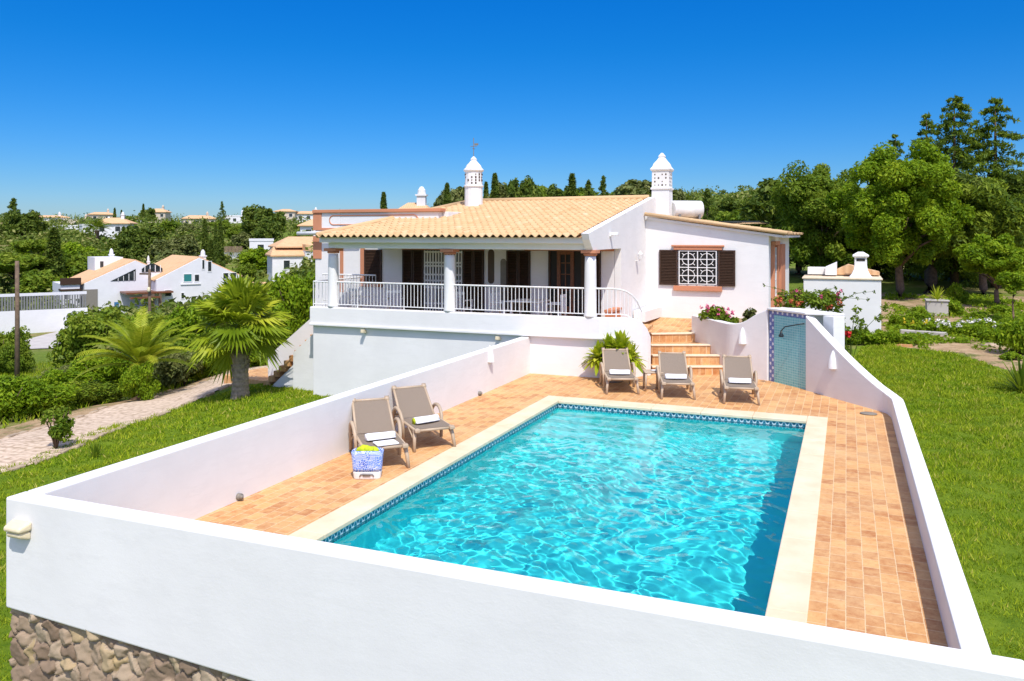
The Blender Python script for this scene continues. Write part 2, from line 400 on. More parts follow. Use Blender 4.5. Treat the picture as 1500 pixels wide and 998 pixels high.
M['petal_pink'] = simple('pink_petals', (.62, .10, .22), .7, var=.3, scale=30)
M['petal_red'] = simple('red_petals', (.55, .02, .02), .7)
M['petal_orange'] = simple('rust_petals', (.42, .09, .035), .7, var=.3, scale=30)
M['petal_yellow'] = simple('yellow_petals', (.7, .55, .03), .7)
def grassblade():
    t = NT('grass_blades'); at = t.n('ShaderNodeAttribute', attribute_name='tint')
    n = t.noise(t.coord(), .7, 5, .6)
    c = t.ramp(at.outputs['Fac'], [(0, (.07, .15, .005)), (.5, (.25, .37, .012)), (.85, (.46, .52, .03)), (1, (.60, .52, .14))])
    c = t.mix(t.ramp(n, [(.42, (0, 0, 0)), (.72, (.5, .5, .5))]), c, (.42, .45, .035))
    c = t.mix(t.ramp(t.noise(t.coord(), .9, 5, .7), [(.6, (0, 0, 0)), (.74, (.55, .55, .55))]), c, (.50, .44, .13))
    c = t.mix(t.ramp(t.noise(t.coord(), 2.6, 4, .7), [(.3, (.5, .5, .5)), (.48, (0, 0, 0))]), c, (.10, .20, .008))
    b = t.pbr(c, .7, None, .1); tr = t.n('ShaderNodeBsdfTranslucent'); t.l(c, tr.inputs[0])
    mx = t.n('ShaderNodeMixShader'); mx.inputs[0].default_value = .35; t.l(b.outputs[0], mx.inputs[1]); t.l(tr.outputs[0], mx.inputs[2])
    return t.done(mx)
M['grass'] = grassblade()
def ground():
    t = NT('ground_soil_grass'); v = t.coord()
    g = t.ramp(t.noise(v, 3, 6, .7), [(.3, (.08, .125, .016)), (.55, (.14, .20, .028)), (.8, (.24, .25, .06))])
    s = t.ramp(t.noise(v, 6, 6, .7), [(.3, (.24, .16, .08)), (.7, (.42, .31, .18))])
    m = t.ramp(t.noise(v, .12, 6, .7), [(.5, (0, 0, 0)), (.68, (.85, .85, .85))])
    return t.done(t.pbr(t.mix(m, g, s), .95, t.bump(t.noise(v, 12, 6, .7), .8, .05), .1))
M['ground'] = ground()
def soil():
    t = NT('garden_soil'); v = t.coord()
    c = t.ramp(t.noise(v, 2.5, 7, .75), [(.25, (.20, .13, .07)), (.5, (.40, .28, .165)), (.75, (.52, .39, .25))])
    c = t.mix(t.ramp(t.noise(v, 1.1, 5, .7), [(.52, (0, 0, 0)), (.6, (.8, .8, .8))]), c, (.085, .13, .022))
    return t.done(t.pbr(c, .95, t.bump(t.noise(v, 20, 6, .7), .8, .03), .1))
M['soil'] = soil()
def lawnbase():
    t = NT('lawn_turf'); v = t.coord()
    c = t.ramp(t.noise(v, 4, 6, .75), [(.3, (.07, .13, .008)), (.6, (.15, .22, .015)), (.85, (.28, .29, .05))])
    return t.done(t.pbr(c, .95, t.bump(t.noise(v, 40, 5, .7), .8, .02), .1))
M['lawn'] = lawnbase()
def cobble():
    t = NT('cobble_path'); v = t.coord()
    vo = t.n('ShaderNodeTexVoronoi'); vo.inputs['Scale'].default_value = 7.5; t.l(v, vo.inputs['Vector'])
    w = t.n('ShaderNodeTexWave', wave_type='RINGS'); w.inputs['Scale'].default_value = 1.3; w.inputs['Distortion'].default_value = 3.0; w.inputs['Detail'].default_value = 1; t.l(v, w.inputs[0])
    c = t.ramp(vo.outputs['Distance'], [(.0, (.74, .60, .47)), (.5, (.64, .50, .38)), (.75, (.40, .30, .21))])
    c = t.mix(t.ramp(w.outputs[1], [(.45, (0, 0, 0)), (.75, (.45, .45, .45))]), c, (.46, .35, .25))
    c = t.mix(t.ramp(t.noise(v, .8, 5), [(.45, (0, 0, 0)), (.7, (.5, .5, .5))]), c, (.58, .46, .34))
    return t.done(t.pbr(c, .9, t.bump(vo.outputs['Distance'], .6, -.03), .15))
M['cobble'] = cobble()
def pale_road():
    t = NT('pale_road'); v = t.coord()
    return t.done(t.pbr(t.ramp(t.noise(v, 1.2, 6, .7), [(.3, (.42, .39, .36)), (.7, (.58, .55, .52))]), .9, None, .1))
M['road'] = pale_road()
def water():
    t = NT('pool_water_surface')
    g = t.n('ShaderNodeBsdfGlass'); g.inputs['IOR'].default_value = 1.333; g.inputs['Roughness'].default_value = 0.0
    g.inputs['Color'].default_value = (.96, .99, 1, 1)
    return t.done(g)
M['water'] = water()

# ================================================================== SETTING: ground
def poly_inside(px, py, poly):
    ins = np.zeros(px.shape, bool); n = len(poly)
    for i in range(n):
        x0, y0 = poly[i]; x1, y1 = poly[(i + 1) % n]
        c = ((y0 > py) != (y1 > py)) & (px < (x1 - x0) * (py - y0) / (y1 - y0 + 1e-12) + x0)
        ins ^= c
    return ins
COMPLEX = [(-7.56, 5.64), (.9, 5.64), (.9, 17.62), (-.78, 19.66), (-1.2, 20.6), (-1.8, 21.2), (-2.6, 21.5), (-3.6, 22.9), (-3.6, 24.95), (-2.2, 25.0), (-2.2, 33),
           (-13.85, 33), (-13.85, 19.7), (-7.56, 19.5)]
def axis_lines(dense, far):
    a = []
    for lo, hi, st in dense: a += list(np.arange(lo, hi, st))
    return np.unique(np.round(np.array(a + far), 4))
geo = lambda s, e, n: list(np.geomspace(s, e, n))
xl = axis_lines([(-34, -14.2, .5), (-14.2, -13.5, .1), (-13.5, -7.9, .6), (-7.9, -7.4, .08), (-7.4, -4.2, .4), (-4.2, 1.3, .1), (1.3, 14, .45)],
                [-x for x in geo(36, 1500, 46)] + geo(15, 1500, 46))
yl = axis_lines([(-6, 5.2, .8), (5.2, 6, .08), (6, 17, .5), (17, 23.6, .1), (23.6, 40, .5)], [-x for x in geo(8, 400, 14)] + geo(41, 1500, 60))
GX, GY = np.meshgrid(xl, yl)
GZ = terrain(GX, GY)
ins = poly_inside(GX, GY, COMPLEX)
GZ = np.where(ins, np.minimum(GZ, -2.6), GZ)
nx, ny = len(xl), len(yl)
idx = np.arange(nx * ny).reshape(ny, nx)
q = np.stack([idx[:-1, :-1], idx[:-1, 1:], idx[1:, 1:], idx[1:, :-1]], -1).reshape(-1, 4)
g = MB(); g.add(np.stack([GX, GY, GZ], -1).reshape(-1, 3), q.tolist())
tag(g.build('ground', M['ground'], smooth=True), kind='structure')

def patch(name, poly, mat, lift, step=.18, jag=.12):
    p = np.array(poly); x0, y0 = p.min(0); x1, y1 = p.max(0)
    X, Y = np.meshgrid(np.arange(x0, x1 + step, step), np.arange(y0, y1 + step, step))
    wob = jag * (np.sin(X * 3.1 + Y * 1.7) + np.sin(Y * 4.3 - X * 1.3))
    keep = poly_inside(X + wob, Y + wob * .6, poly)
    Z = terrain(X, Y) + lift
    ny_, nx_ = X.shape; id_ = np.arange(nx_ * ny_).reshape(ny_, nx_)
    k = keep[:-1, :-1]
    qq = np.stack([id_[:-1, :-1][k], id_[:-1, 1:][k], id_[1:, 1:][k], id_[1:, :-1][k]], -1)
    m = MB(); m.add(np.stack([X, Y, Z], -1).reshape(-1, 3), qq.tolist())
    return tag(m.build(name, mat, smooth=True), kind='structure')
def ribbon(name, pts, width, mat, lift, crown=0):
    pts = np.array(pts, float); t = np.linspace(0, 1, 60)
    cum = np.concatenate(([0], np.cumsum(np.linalg.norm(np.diff(pts[:, :2], axis=0), axis=1)))); cum /= cum[-1]
    X = np.interp(t, cum, pts[:, 0]); Y = np.interp(t, cum, pts[:, 1])
    for _ in range(6):
        X[1:-1] = (X[:-2] + 2 * X[1:-1] + X[2:]) / 4; Y[1:-1] = (Y[:-2] + 2 * Y[1:-1] + Y[2:]) / 4
    dx, dy = np.gradient(X), np.gradient(Y); L = np.hypot(dx, dy); nx_, ny_ = -dy / L, dx / L
    w = np.interp(t, cum, width) if not np.isscalar(width) else np.full(60, width)
    v = []
    for i in range(60):
        for k in np.linspace(-.5, .5, 7):
            x, y = X[i] + nx_[i] * w[i] * k, Y[i] + ny_[i] * w[i] * k
            v.append((x, y, hz(x, y) + lift))
    f = [(i * 7 + k, (i + 1) * 7 + k, (i + 1) * 7 + k + 1, i * 7 + k + 1) for i in range(59) for k in range(6)]
    m = MB(); m.add(v, f); o = m.build(name, mat, smooth=True); tag(o, kind='structure')
    return [(X[i] + nx_[i] * w[i] * .5, Y[i] + ny_[i] * w[i] * .5) for i in range(60)], [(X[i] - nx_[i] * w[i] * .5, Y[i] - ny_[i] * w[i] * .5) for i in range(60)]

lawnR = [(1.03, 4), (1.03, 17.55), (-.45, 19.6), (-.2, 21.5), (.2, 25.3), (.75, 26.2), (2.75, 25.1), (3.6, 22.8), (5.2, 20.5), (9.5, 18), (14, 15), (14, 2), (3, 2)]
patch('lawn', [(q[0] - .06 if q[0] == 1.03 else q[0], q[1]) for q in lawnR], M['lawn'], .03, .12, .0)
patch('soil_bed', [(.3, 26.2), (2.7, 25.2), (3.5, 22.9), (5.2, 20.6), (9.5, 18.1), (16, 15), (24, 34), (14, 44), (1, 44), (-1.5, 30)], M['soil'], .012, .3)
lawnL = [(-7.9, 4), (-7.9, 19.3), (-13.9, 19.3), (-14.2, 19.8), (-13.9, 20.6), (-16.6, 20.9), (-17.6, 18.9), (-17.3, 15.0), (-16.2, 12.0), (-17.0, 8), (-17, 2)]
patch('lawn', lawnL, M['lawn'], .03, .18, .05)
pathC = [(-17.6, 7.5), (-16.9, 11.9), (-18.2, 15.4), (-19.3, 19.7), (-19.6, 23.0), (-19.0, 27)]
e1, e2 = ribbon('path', pathC, [2.5, 2.5, 2.6, 2.8, 3.2, 4.0], M['cobble'], .045)
ribbon('soil_verge', [(a[0] - .9, a[1] + .5) for a in e1[::6]], 1.6, M['soil'], .03)
kb = MB()
for e in (e1, e2):
    for i in range(4, 50):
        a = np.array(e[i]); b = np.array(e[i + 1]); L = np.linalg.norm(b - a); n = max(1, int(L / .45))
        for k in range(n):
            if random.random() < .3: continue
            p = a + (b - a) * (k + .5) / n + np.array((random.uniform(-.07, .07), random.uniform(-.07, .07))); d_ = (b - a) / L; z = hz(*p)
            kb.obox((p[0], p[1], z + .01), (d_[0] * random.uniform(.1, .2), d_[1] * .16, 0), (-d_[1] * .07, d_[0] * random.uniform(.05, .1), 0), (0, 0, .06 + .03 * random.random()))
tag(kb.build('path_kerb', M['stone_kerb'], bevel=.02), kind='structure')
ribbon('lower_road', [W(22, 60), W(50, 63), W(92, 70), W(140, 80)], 5.0, M['road'], .06)
# paved landing by the terrace stair
lp = MB(); lp.prism([(-18.6, 20.9), (-14.05, 19.9), (-14.05, 22.0), (-18.4, 22.6)], -1.5, -1.0); tag(lp.build('stair_landing', M['pavers'], bevel=.015), kind='structure')

# ================================================================== SETTING: deck, pool
PX0, PX1, PY0, PY1 = -5.66, -.67, 6.4, 16.37
dk = MB()
dk.box(-7.50, -6.02, 5.7, 24, -.25, 0); dk.box(-.33, .82, 5.7, 16.82, -.25, 0)
dk.prism([(-6.02, 16.82), (.9, 16.82), (.9, 17.7), (-.8, 19.7), (-1.7, 20.7), (-2.6, 21.3), (-2.6, 24), (-6.02, 24)], -.25, 0)
dk.box(-6.02, -.33, 5.7, 6.05, -.25, 0)
tag(dk.build('pool_deck', M['pavers']), kind='structure')
cp = MB()
ov = .025
def slab_run(a0, a1, b0, b1, along):
    n = max(1, round((a1 - a0) / .95)); st = (a1 - a0) / n
    for i in range(n):
        p, q_ = a0 + i * st + .002, a0 + (i + 1) * st - .002
        if along == 'y': cp.box(b0, b1, p, q_, -.05, .012 + random.uniform(-.0015, .0015))
        else: cp.box(p, q_, b0, b1, -.05, .012 + random.uniform(-.0015, .0015))
slab_run(6.05, 16.82, -6.02, PX0 + ov, 'y'); slab_run(6.05, 16.82, PX1 - ov, -.33, 'y')
slab_run(PX0 + ov, PX1 - ov, PY1 - ov, 16.82, 'x'); slab_run(PX0 + ov, PX1 - ov, 6.05, PY0 + ov, 'x')
tag(cp.build('pool_coping', M['coping'], bevel=.012), kind='structure')
WZ = -.125; DEPTH = -1.28
bs = MB(); t_ = .2
bs.box(PX0 - t_, PX1 + t_, PY0 - t_, PY1 + t_, DEPTH - .2, DEPTH)
bs.box(PX0 - t_, PX0, PY0, PY1, DEPTH, -.25); bs.box(PX1, PX1 + t_, PY0, PY1, DEPTH, -.25)
bs.box(PX0 - t_, PX1 + t_, PY1, PY1 + t_, DEPTH, -.25); bs.box(PX0 - t_, PX1 + t_, PY0 - t_, PY0, DEPTH, -.25)
basin_o = tag(bs.build('pool_basin', M['basin']), kind='structure')
bd = MB()
bd.box(PX0 - t_, PX0 - .002, PY0, PY1, -.25, -.05); bd.box(PX1 + .002, PX1 + t_, PY0, PY1, -.25, -.05)
bd.box(PX0 - t_, PX1 + t_, PY1 + .002, PY1 + t_, -.25, -.05); bd.box(PX0 - t_, PX1 + t_, PY0 - t_, PY0 - .002, -.25, -.05)
band_o = tag(bd.build('pool_waterline_band', M['band']), kind='structure')
st = MB()
for i in range(4):
    st.box(PX0 + .002, PX0 + 2.3 + .0 * i, PY1 - .35 * (4 - i), PY1 - .35 * (3 - i) - .001, DEPTH + .002, -.36 - .22 * (3 - i))
steps_o = tag(st.build('pool_steps', M['basin'], bevel=.02), kind='structure')
# water surface: a real wavy mesh
nxw, nyw = 330, 660
X, Y = np.meshgrid(np.linspace(PX0 - .001, PX1 + .001, nxw), np.linspace(PY0 - .001, PY1 + .001, nyw))
wr = np.random.default_rng(11)
Z = np.zeros_like(X)
wx = X + .10 * np.sin(Y * 2.1 + .6) + .06 * np.sin(Y * 4.7 + X * 1.9); wy = Y + .10 * np.sin(X * 2.4 + 1.1) + .06 * np.sin(X * 5.1 - Y * 1.3)
for i in range(56):
    lam = .145 * (5.0 ** wr.random()); k = 2 * math.pi / lam; th = wr.normal(.5, .85) if i % 3 else wr.random() * 6.28
    Z += lam ** 1.1 * np.sin(k * (math.cos(th) * wx + math.sin(th) * wy) + wr.random() * 6.28)
calm = .35 + .65 / (1 + np.exp((Y - 14.2) * 1.3))
Z *= .0038 / Z.std() * calm
idx = np.arange(nxw * nyw).reshape(nyw, nxw)
q = np.stack([idx[:-1, :-1], idx[:-1, 1:], idx[1:, 1:], idx[1:, :-1]], -1).reshape(-1, 4)
wm = MB(); wm.add(np.stack([X, Y, Z + WZ], -1).reshape(-1, 3), q.tolist())
water_o = tag(wm.build('pool_water', M['water'], smooth=True), kind='structure')
water_o.cycles.is_caustics_caster = True
for o in (basin_o, steps_o): o.cycles.is_caustics_receiver = True

# ================================================================== WALLS round the pool
def strip(m, pts, th, z0, z1):                  # wall along a plan polyline, thickness to the left of its direction
    p = np.array(pts, float); n = len(p)
    d_ = np.gradient(p, axis=0) if n > 2 else np.repeat([p[1] - p[0]], 2, 0)
    d_ = d_ / np.linalg.norm(d_, axis=1, keepdims=True); o = p + th * np.stack([-d_[:, 1], d_[:, 0]], 1)
    z0 = np.broadcast_to(np.asarray(z0, float), (n,)); z1 = np.broadcast_to(np.asarray(z1, float), (n,))
    v = []
    for i in range(n): v += [(*p[i], z0[i]), (*p[i], z1[i]), (*o[i], z1[i]), (*o[i], z0[i])]
    f = []
    for i in range(n - 1):
        for k in range(4): f.append((4 * i + k, 4 * i + (k + 1) % 4, 4 * i + 4 + (k + 1) % 4, 4 * i + 4 + k))
    f += [(3, 2, 1, 0), (4 * n - 4, 4 * n - 3, 4 * n - 2, 4 * n - 1)]
    m.add(v, f); return m

fw = thing('garden_wall', 'long white rendered wall across the front of the pool, standing on rubble stone', 'wall', (-3.35, 5.66, -.16))
m = MB(); m.vprism([(-7.645, -.155), (1.0, -.47), (1.0, .93), (-7.645, .93)], 'y', 5.55, 5.77); m.build('wall_body', M['white'], fw, off=fw.location, bevel=.02, seg=3)
# rubble: a fine grid pushed out stone by stone
def rubble(x0, x1, z0, z1, y, mat, parent, off):
    res = .016; xs = np.arange(x0, x1 + res, res); zs = np.arange(z0, z1 + res * .5, res); GXX, GZZ = np.meshgrid(xs, zs)
    r = np.random.default_rng(3); cell = .15
    ix = np.arange(math.floor(x0 / cell) - 2, math.ceil(x1 / cell) + 3); iz = np.arange(math.floor(z0 / cell) - 2, math.ceil(z1 / cell) + 3)
    A, B = np.meshgrid(ix, iz); S = np.stack([(A + r.uniform(.0, 1.0, A.shape)) * cell, (B + r.uniform(.0, 1.0, B.shape)) * cell * .9], -1).reshape(-1, 2)
    S = S[r.random(len(S)) > .28]; ncol = len(S); tnt = r.random(ncol); tilt = r.normal(0, .17, (ncol, 2)); lift = r.uniform(.0, .026, ncol)
    Pq = np.stack([GXX + .018 * np.sin(GZZ * 41 + GXX * 17), GZZ + .018 * np.sin(GXX * 37 - GZZ * 13)], -1).reshape(-1, 2)
    D1 = np.full(len(Pq), 9.); D2 = D1.copy(); ID = np.zeros(len(Pq), int)
    for c0 in range(0, len(Pq), 4000):
        s_ = slice(c0, c0 + 4000); dd = np.linalg.norm(Pq[s_, None] - S[None], axis=2)
        o_ = np.argpartition(dd, 1, axis=1)[:, :2]; a = np.take_along_axis(dd, o_, 1); sw = a[:, 0] > a[:, 1]
        o_[sw] = o_[sw][:, ::-1]; a = np.sort(a, 1); D1[s_], D2[s_], ID[s_] = a[:, 0], a[:, 1], o_[:, 0]
    e = np.clip((D2 - D1) / .035, 0, 1); e = e * e * (3 - 2 * e)
    loc = Pq - S[ID]
    h = e * (.022 + lift[ID] + (loc * tilt[ID]).sum(1)) + .004 * np.sin(Pq[:, 0] * 90) * np.sin(Pq[:, 1] * 110 + Pq[:, 0] * 30)
    v = np.stack([GXX.ravel(), y - h, GZZ.ravel()], -1)
    ny_, nx_ = GXX.shape; id_ = np.arange(nx_ * ny_).reshape(ny_, nx_)
    qq = np.stack([id_[:-1, :-1], id_[:-1, 1:], id_[1:, 1:], id_[1:, :-1]], -1).reshape(-1, 4)
    mm = MB(); mm.add(v, qq.tolist(), tnt[ID]); mm.box(x0, x1, y, 5.75, z0, -.5)
    mm.build('stone_base', mat, parent, smooth=True, off=off)
rubble(-7.625, .98, -1.75, -.13, 5.625, M['stone'], fw, fw.location)

lw = MB(); lw.box(-7.645, -7.43, 5.772, 19.6, -1.9, .93)
tag(lw.build('garden_wall', M['white'], bevel=.02, seg=3), 'straight white wall along the lounger pair side of the pool, meeting the villa basement', 'wall')
# low wall beside the lawn, sweeping up in a curve to the shower
pts = [(.8, 5.772)] + [(.8, y) for y in np.linspace(7, 17.0, 9)] + [(.795, 17.3), (.74, 17.62)]
top = [.37] * len(pts)
for t in np.linspace(.08, 1, 16):
    pts.append((.80 - 1.66 * t + .0, 17.60 + 2.02 * t)); top.append(.37 + 1.35 * max(0, t - .02) ** 1.22)
m = MB(); strip(m, pts, -.21, -1.0, top)
tag(m.build('garden_wall', M['white'], bevel=.018, seg=2), 'low white wall between the lawn and the pool, its top sweeping up to the shower', 'wall')
# planter wall from the shower to the steps
def bez(ps, n):
    ps = np.array(ps, float); t = np.linspace(0, 1, n); k = np.linspace(0, 1, len(ps)); o = np.stack([np.interp(t, k, ps[:, i]) for i in range(ps.shape[1])], 1)
    for _ in range(3): o[1:-1] = (o[:-2] + 2 * o[1:-1] + o[2:]) / 4
    return o
pw = bez([(-1.76, 20.56, 1.72), (-2.05, 20.72, 1.58), (-2.38, 20.90, 1.33), (-2.73, 21.12, 1.27), (-3.05, 21.60, 1.27), (-3.45, 22.2, 1.28), (-4.0, 22.98, 1.28)], 25)
m = MB(); strip(m, pw[:, :2], -.2, -.3, pw[:, 2])
tag(m.build('planter_wall', M['white'], bevel=.02), 'white curved planter wall between the steps and the shower, its rim dipping', 'wall')
# ---- shower
A = np.array((-1.75, 20.55)); B = np.array((-.86, 19.62)); ab = (B - A) / np.linalg.norm(B - A); nb = np.array((-ab[1], ab[0])); LW = np.linalg.norm(B - A)
sh = thing('pool_shower', 'white shower wall faced in turquoise mosaic with a blue patterned border', 'shower', (A[0], A[1], 0))
rec = .05
m = MB(); a2, b2 = A + nb * rec, B + nb * rec
m.prism([a2, b2, b2 + nb * .5, a2 + nb * .5], -.3, 1.70); m.build('wall_block', M['white'], sh, off=sh.location, bevel=.015)
m = MB(); m.prism([A - ab * .02 - nb * .02, B - nb * .02 + ab * .0, B + nb * .62 + ab * .55, A + nb * .62 - ab * .02], 1.704, 1.76); m.build('ledge', M['white'], sh, off=sh.location, bevel=.015)
m = MB(); m.prism([B + nb * .3 + ab * .22, B + nb * .3 + ab * .55, B + nb * .62 + ab * .55, B + nb * .62 + ab * .22], -.3, 1.70); m.build('pier', M['white'], sh, off=sh.location, bevel=.015)
def tile_quad(name, mat, u0, u1, z0, z1, proud):
    p0 = A + ab * u0 + nb * (rec - proud); p1 = A + ab * u1 + nb * (rec - proud); q0 = p0 + nb * .02; q1 = p1 + nb * .02
    o3 = np.array(sh.location)
    v = [(*p0, z0), (*p1, z0), (*p1, z1), (*p0, z1), (*q0, z0), (*q1, z0), (*q1, z1), (*q0, z1)]
    me = bpy.data.meshes.new(name); me.from_pydata([tuple(np.array(x) - o3) for x in v], [], [(0, 1, 2, 3), (4, 7, 6, 5), (0, 3, 7, 4), (1, 5, 6, 2), (3, 2, 6, 7), (0, 4, 5, 1)])
    uv = me.uv_layers.new(name='UVMap'); uvs = [(u0, z0), (u1, z0), (u1, z1), (u0, z1)] * 2
    for l in me.loops: uv.data[l.index].uv = uvs[l.vertex_index]
    me.materials.append(mat); o = bpy.data.objects.new(name, me); C.objects.link(o); o.parent = sh
tile_quad('mosaic_panel', M['tile_field'], .17, LW - .03, .0, 1.60, .006)
tile_quad('tile_border', M['tile_border'], .0, .168, .0, 1.69, .008)
tile_quad('tile_border', M['tile_border'], .17, LW - .03, 1.602, 1.69, .008)
m = MB(); hp = lambda u, n, z: (*(A + ab * u - nb * n), z)
m.tube([hp(LW - .06, -.02, 1.50), hp(LW - .2, .10, 1.46), hp(LW - .42, .22, 1.40), hp(LW - .50, .26, 1.30)], .014, 8)
m.build('shower_pipe', M['black'], sh, True, off=sh.location)
m = MB(); c_ = hp(LW - .50, .26, 1.16); m.lathe([(.055, 0), (.06, .03), (.03, .09), (.018, .15)], c_, 14); m.build('shower_head', M['black'], sh, True, off=sh.location)
# upper paved terrace (1 m up) and garden steps
m = MB(); m.prism([(-5.74, 22.0), (-4.95, 22.42), (-4.05, 23.0), (-3.9, 22.95), (-2.0, 23.6), (-2.0, 25.0), (-5.74, 25.0)], -.5, [.79, .79, .79, .79, .9, 1.0, 1.0])
tag(m.build('upper_terrace', M['pavers']), kind='structure')
m = MB(); m.prism([(-3.80, 22.9), (-2.75, 21.36), (-2.3, 21.1), (-1.9, 21.0), (-1.3, 21.2), (-1.3, 24.0), (-3.80, 24.0)], -.5, 1.14)
tag(m.build('planter_soil', M['soil']), kind='structure')
gs = thing('garden_steps', 'four fanned steps of orange brick with pale edges beside the wall with the cone lamp', 'steps', (-3.6, 20.8, 0))
for i, (a, b) in enumerate([((-4.52, 20.35), (-2.60, 21.14)), ((-4.64, 20.92), (-2.62, 21.74)), ((-4.78, 21.40), (-3.15, 22.10)), ((-4.95, 22.2), (-3.6, 22.95))]):
    a, b = np.array(a), np.array(b); d_ = (b - a) / np.linalg.norm(b - a); n_ = np.array((-d_[1], d_[0])); z = .25 * (i + 1) - (.05 if i < 3 else .01)
    z = (.2, .4, .6, .8)[i] + (.0, .0, .0, .0)[i]
    m = MB(); m.prism([a, b, b + n_ * 1.6, a + n_ * 1.6], -.2 + .003 * i, z - .03)
    s_ = m.build('step', M['pavers'], gs, off=gs.location)
    m = MB(); m.prism([a - n_ * .025, b - n_ * .025, b + n_ * .16, a + n_ * .16], z - .028, z + .012)
    m.build('nosing', M['nosing'], s_, off=gs.location, bevel=.01)
# ---- cone lamps, sconce, small fittings on the walls
def cone_lamp(label, p, nrm, s=1.0):
    nrm = np.array((*nrm, 0.)); nrm /= np.linalg.norm(nrm); t_ = np.array((-nrm[1], nrm[0], 0))
    th_ = thing('wall_lamp', label, 'lamp', tuple(p), group='white cone wall lamps'); m = MB(); v = []
    prof = [(.092, 0), (.088, .08), (.074, .16), (.05, .25), (.026, .31), (.008, .335)]
    for r, z in prof:
        for k in range(13):
            q_ = math.pi * k / 12; v.append(tuple((t_ * math.cos(q_) * r + nrm * math.sin(q_) * r * 1.15) * s + np.array((0, 0, z * s))))
    n = len(prof)
    f = [(i * 13 + k, i * 13 + k + 1, (i + 1) * 13 + k + 1, (i + 1) * 13 + k) for i in range(n - 1) for k in range(12)]
    f += [tuple(i * 13 for i in range(n)) + tuple(i * 13 + 12 for i in range(n - 1, -1, -1))]
    m.add(v, f); m.build('lamp_shade', M['paint'], th_, True)
    m = MB(); m.obox(nrm * .03 * s, t_ * .05 * s, nrm * .028 * s, (0, 0, .012)); m.build('lamp_rim', M['paint'], th_)
cone_lamp('white plaster cone lamp on the straight wall behind the lounger pair', (-7.43, 16.83, .66), (1, 0), 1.1)
pc = np.array((-2.38, 20.905)); cone_lamp('white plaster cone lamp on the planter wall beside the steps', (*pc, .82), (-.48, -.87), 1.2)
pc = np.array((.80 - 1.66 * .64, 17.60 + 2.02 * .64)); cone_lamp('white plaster cone lamp on the swept wall beyond the shower', (*(pc + np.array((.0, .0))), .64), (-.77, -.63), 1.15)
sc = thing('wall_lamp', 'cream plastic bulkhead lamp on the outside of the front wall corner', 'lamp', (-7.40, 5.55, .60))
m = MB(); m.prism([(-.135, 0), (-.11, -.13), (.11, -.13), (.135, 0)], .05, [.145, .10, .10, .145]); m.build('lamp_hood', M['cream'], sc, bevel=.025, seg=3)
m = MB(); m.prism([(-.12, 0), (-.09, -.11), (.09, -.11), (.12, 0)], [-.04, .0, .0, -.04], .046); m.build('lamp_lens', M['cream'], sc, bevel=.02, seg=3)
for lab, y in (('small grey drain spout on the wall foot nearer the front wall', 8.62), ('small grey drain spout on the wall foot under the cone lamp', 16.25)):
    m = MB(); m.tube([(-.02, 0, 0), (.05, 0, 0)], .045, 14); m.lathe([(.0, .0), (.028, .0), (.028, .05), (.0, .05)], (.055, 0, -.025), 10)
    o = m.build('drain_spout', M['plate'], None, True); o.location = (-7.43, y, .055); tag(o, lab, 'drain', 'drain spouts')
m = MB(); m.lathe([(0, 0), (.15, 0), (.16, .012), (.15, .024), (.1, .03), (0, .03)], (0, 0, 0), 28); o = m.build('deck_cover', M['plate'], None, True)
o.scale = (1, .75, 1); o.location = (.40, 17.45, .002); tag(o, 'oval grey cover lying on the paving in the wall corner by the lawn', 'cover')

# ================================================================== VILLA
V = thing('villa', 'white single storey villa with pale tiled roof, columned terrace and two chimneys', 'house', (-9.5, 22, 1.0))
VO = np.array(V.location)
def vb(m, name, mat, parent=V, smooth=False, bevel=0, **k): return m.build(name, M[mat], parent, smooth, off=VO, bevel=bevel, **k)
# basement
m = MB(); strip(m, [(-14.05, 19.40), (-7.6, 19.38)], .25, -2.0, .958); strip(m, [(-7.6, 19.38), (-6.4, 19.39)] + [(-5.85 + 1.24 * math.cos(R(a)), 20.42 + 1.02 * math.sin(R(a))) for a in np.linspace(-85, -12, 8)], .2, -1, .958)
m.box(-14.05, -13.8, 19.8, 22, -2, .958); vb(m, 'basement_wall', 'white', bevel=.01)
# terrace plinth with its rounded, falling end by the steps
ang = np.linspace(-90, -5, 9)
pl = [(-14.1, 19.3), (-10, 19.3), (-6.4, 19.3)] + [(-5.85 + 1.32 * math.cos(R(a)), 20.40 + 1.09 * math.sin(R(a))) for a in ang]
m = MB(); strip(m, pl, .24, [.96] * 6 + [.9, .8, .6, .3, .0, -.1], [1.48] * 7 + [1.475, 1.45, 1.36, 1.18, .95])
vb(m, 'terrace_plinth', 'white', bevel=.025, seg=3)
m = MB(); strip(m, [(p[0], p[1]) for p in pl[:8]], -.035, .955, 1.02); vb(m, 'plinth_moulding', 'white', bevel=.012)
m = MB(); m.prism([(-14.0, 19.5), (-5.6, 19.5), (-4.9, 19.9), (-4.75, 20.4), (-4.95, 22.42), (-5.74, 22.1), (-14.0, 22.1)], .965, 1.05); vb(m, 'terrace_floor', 'pavers')
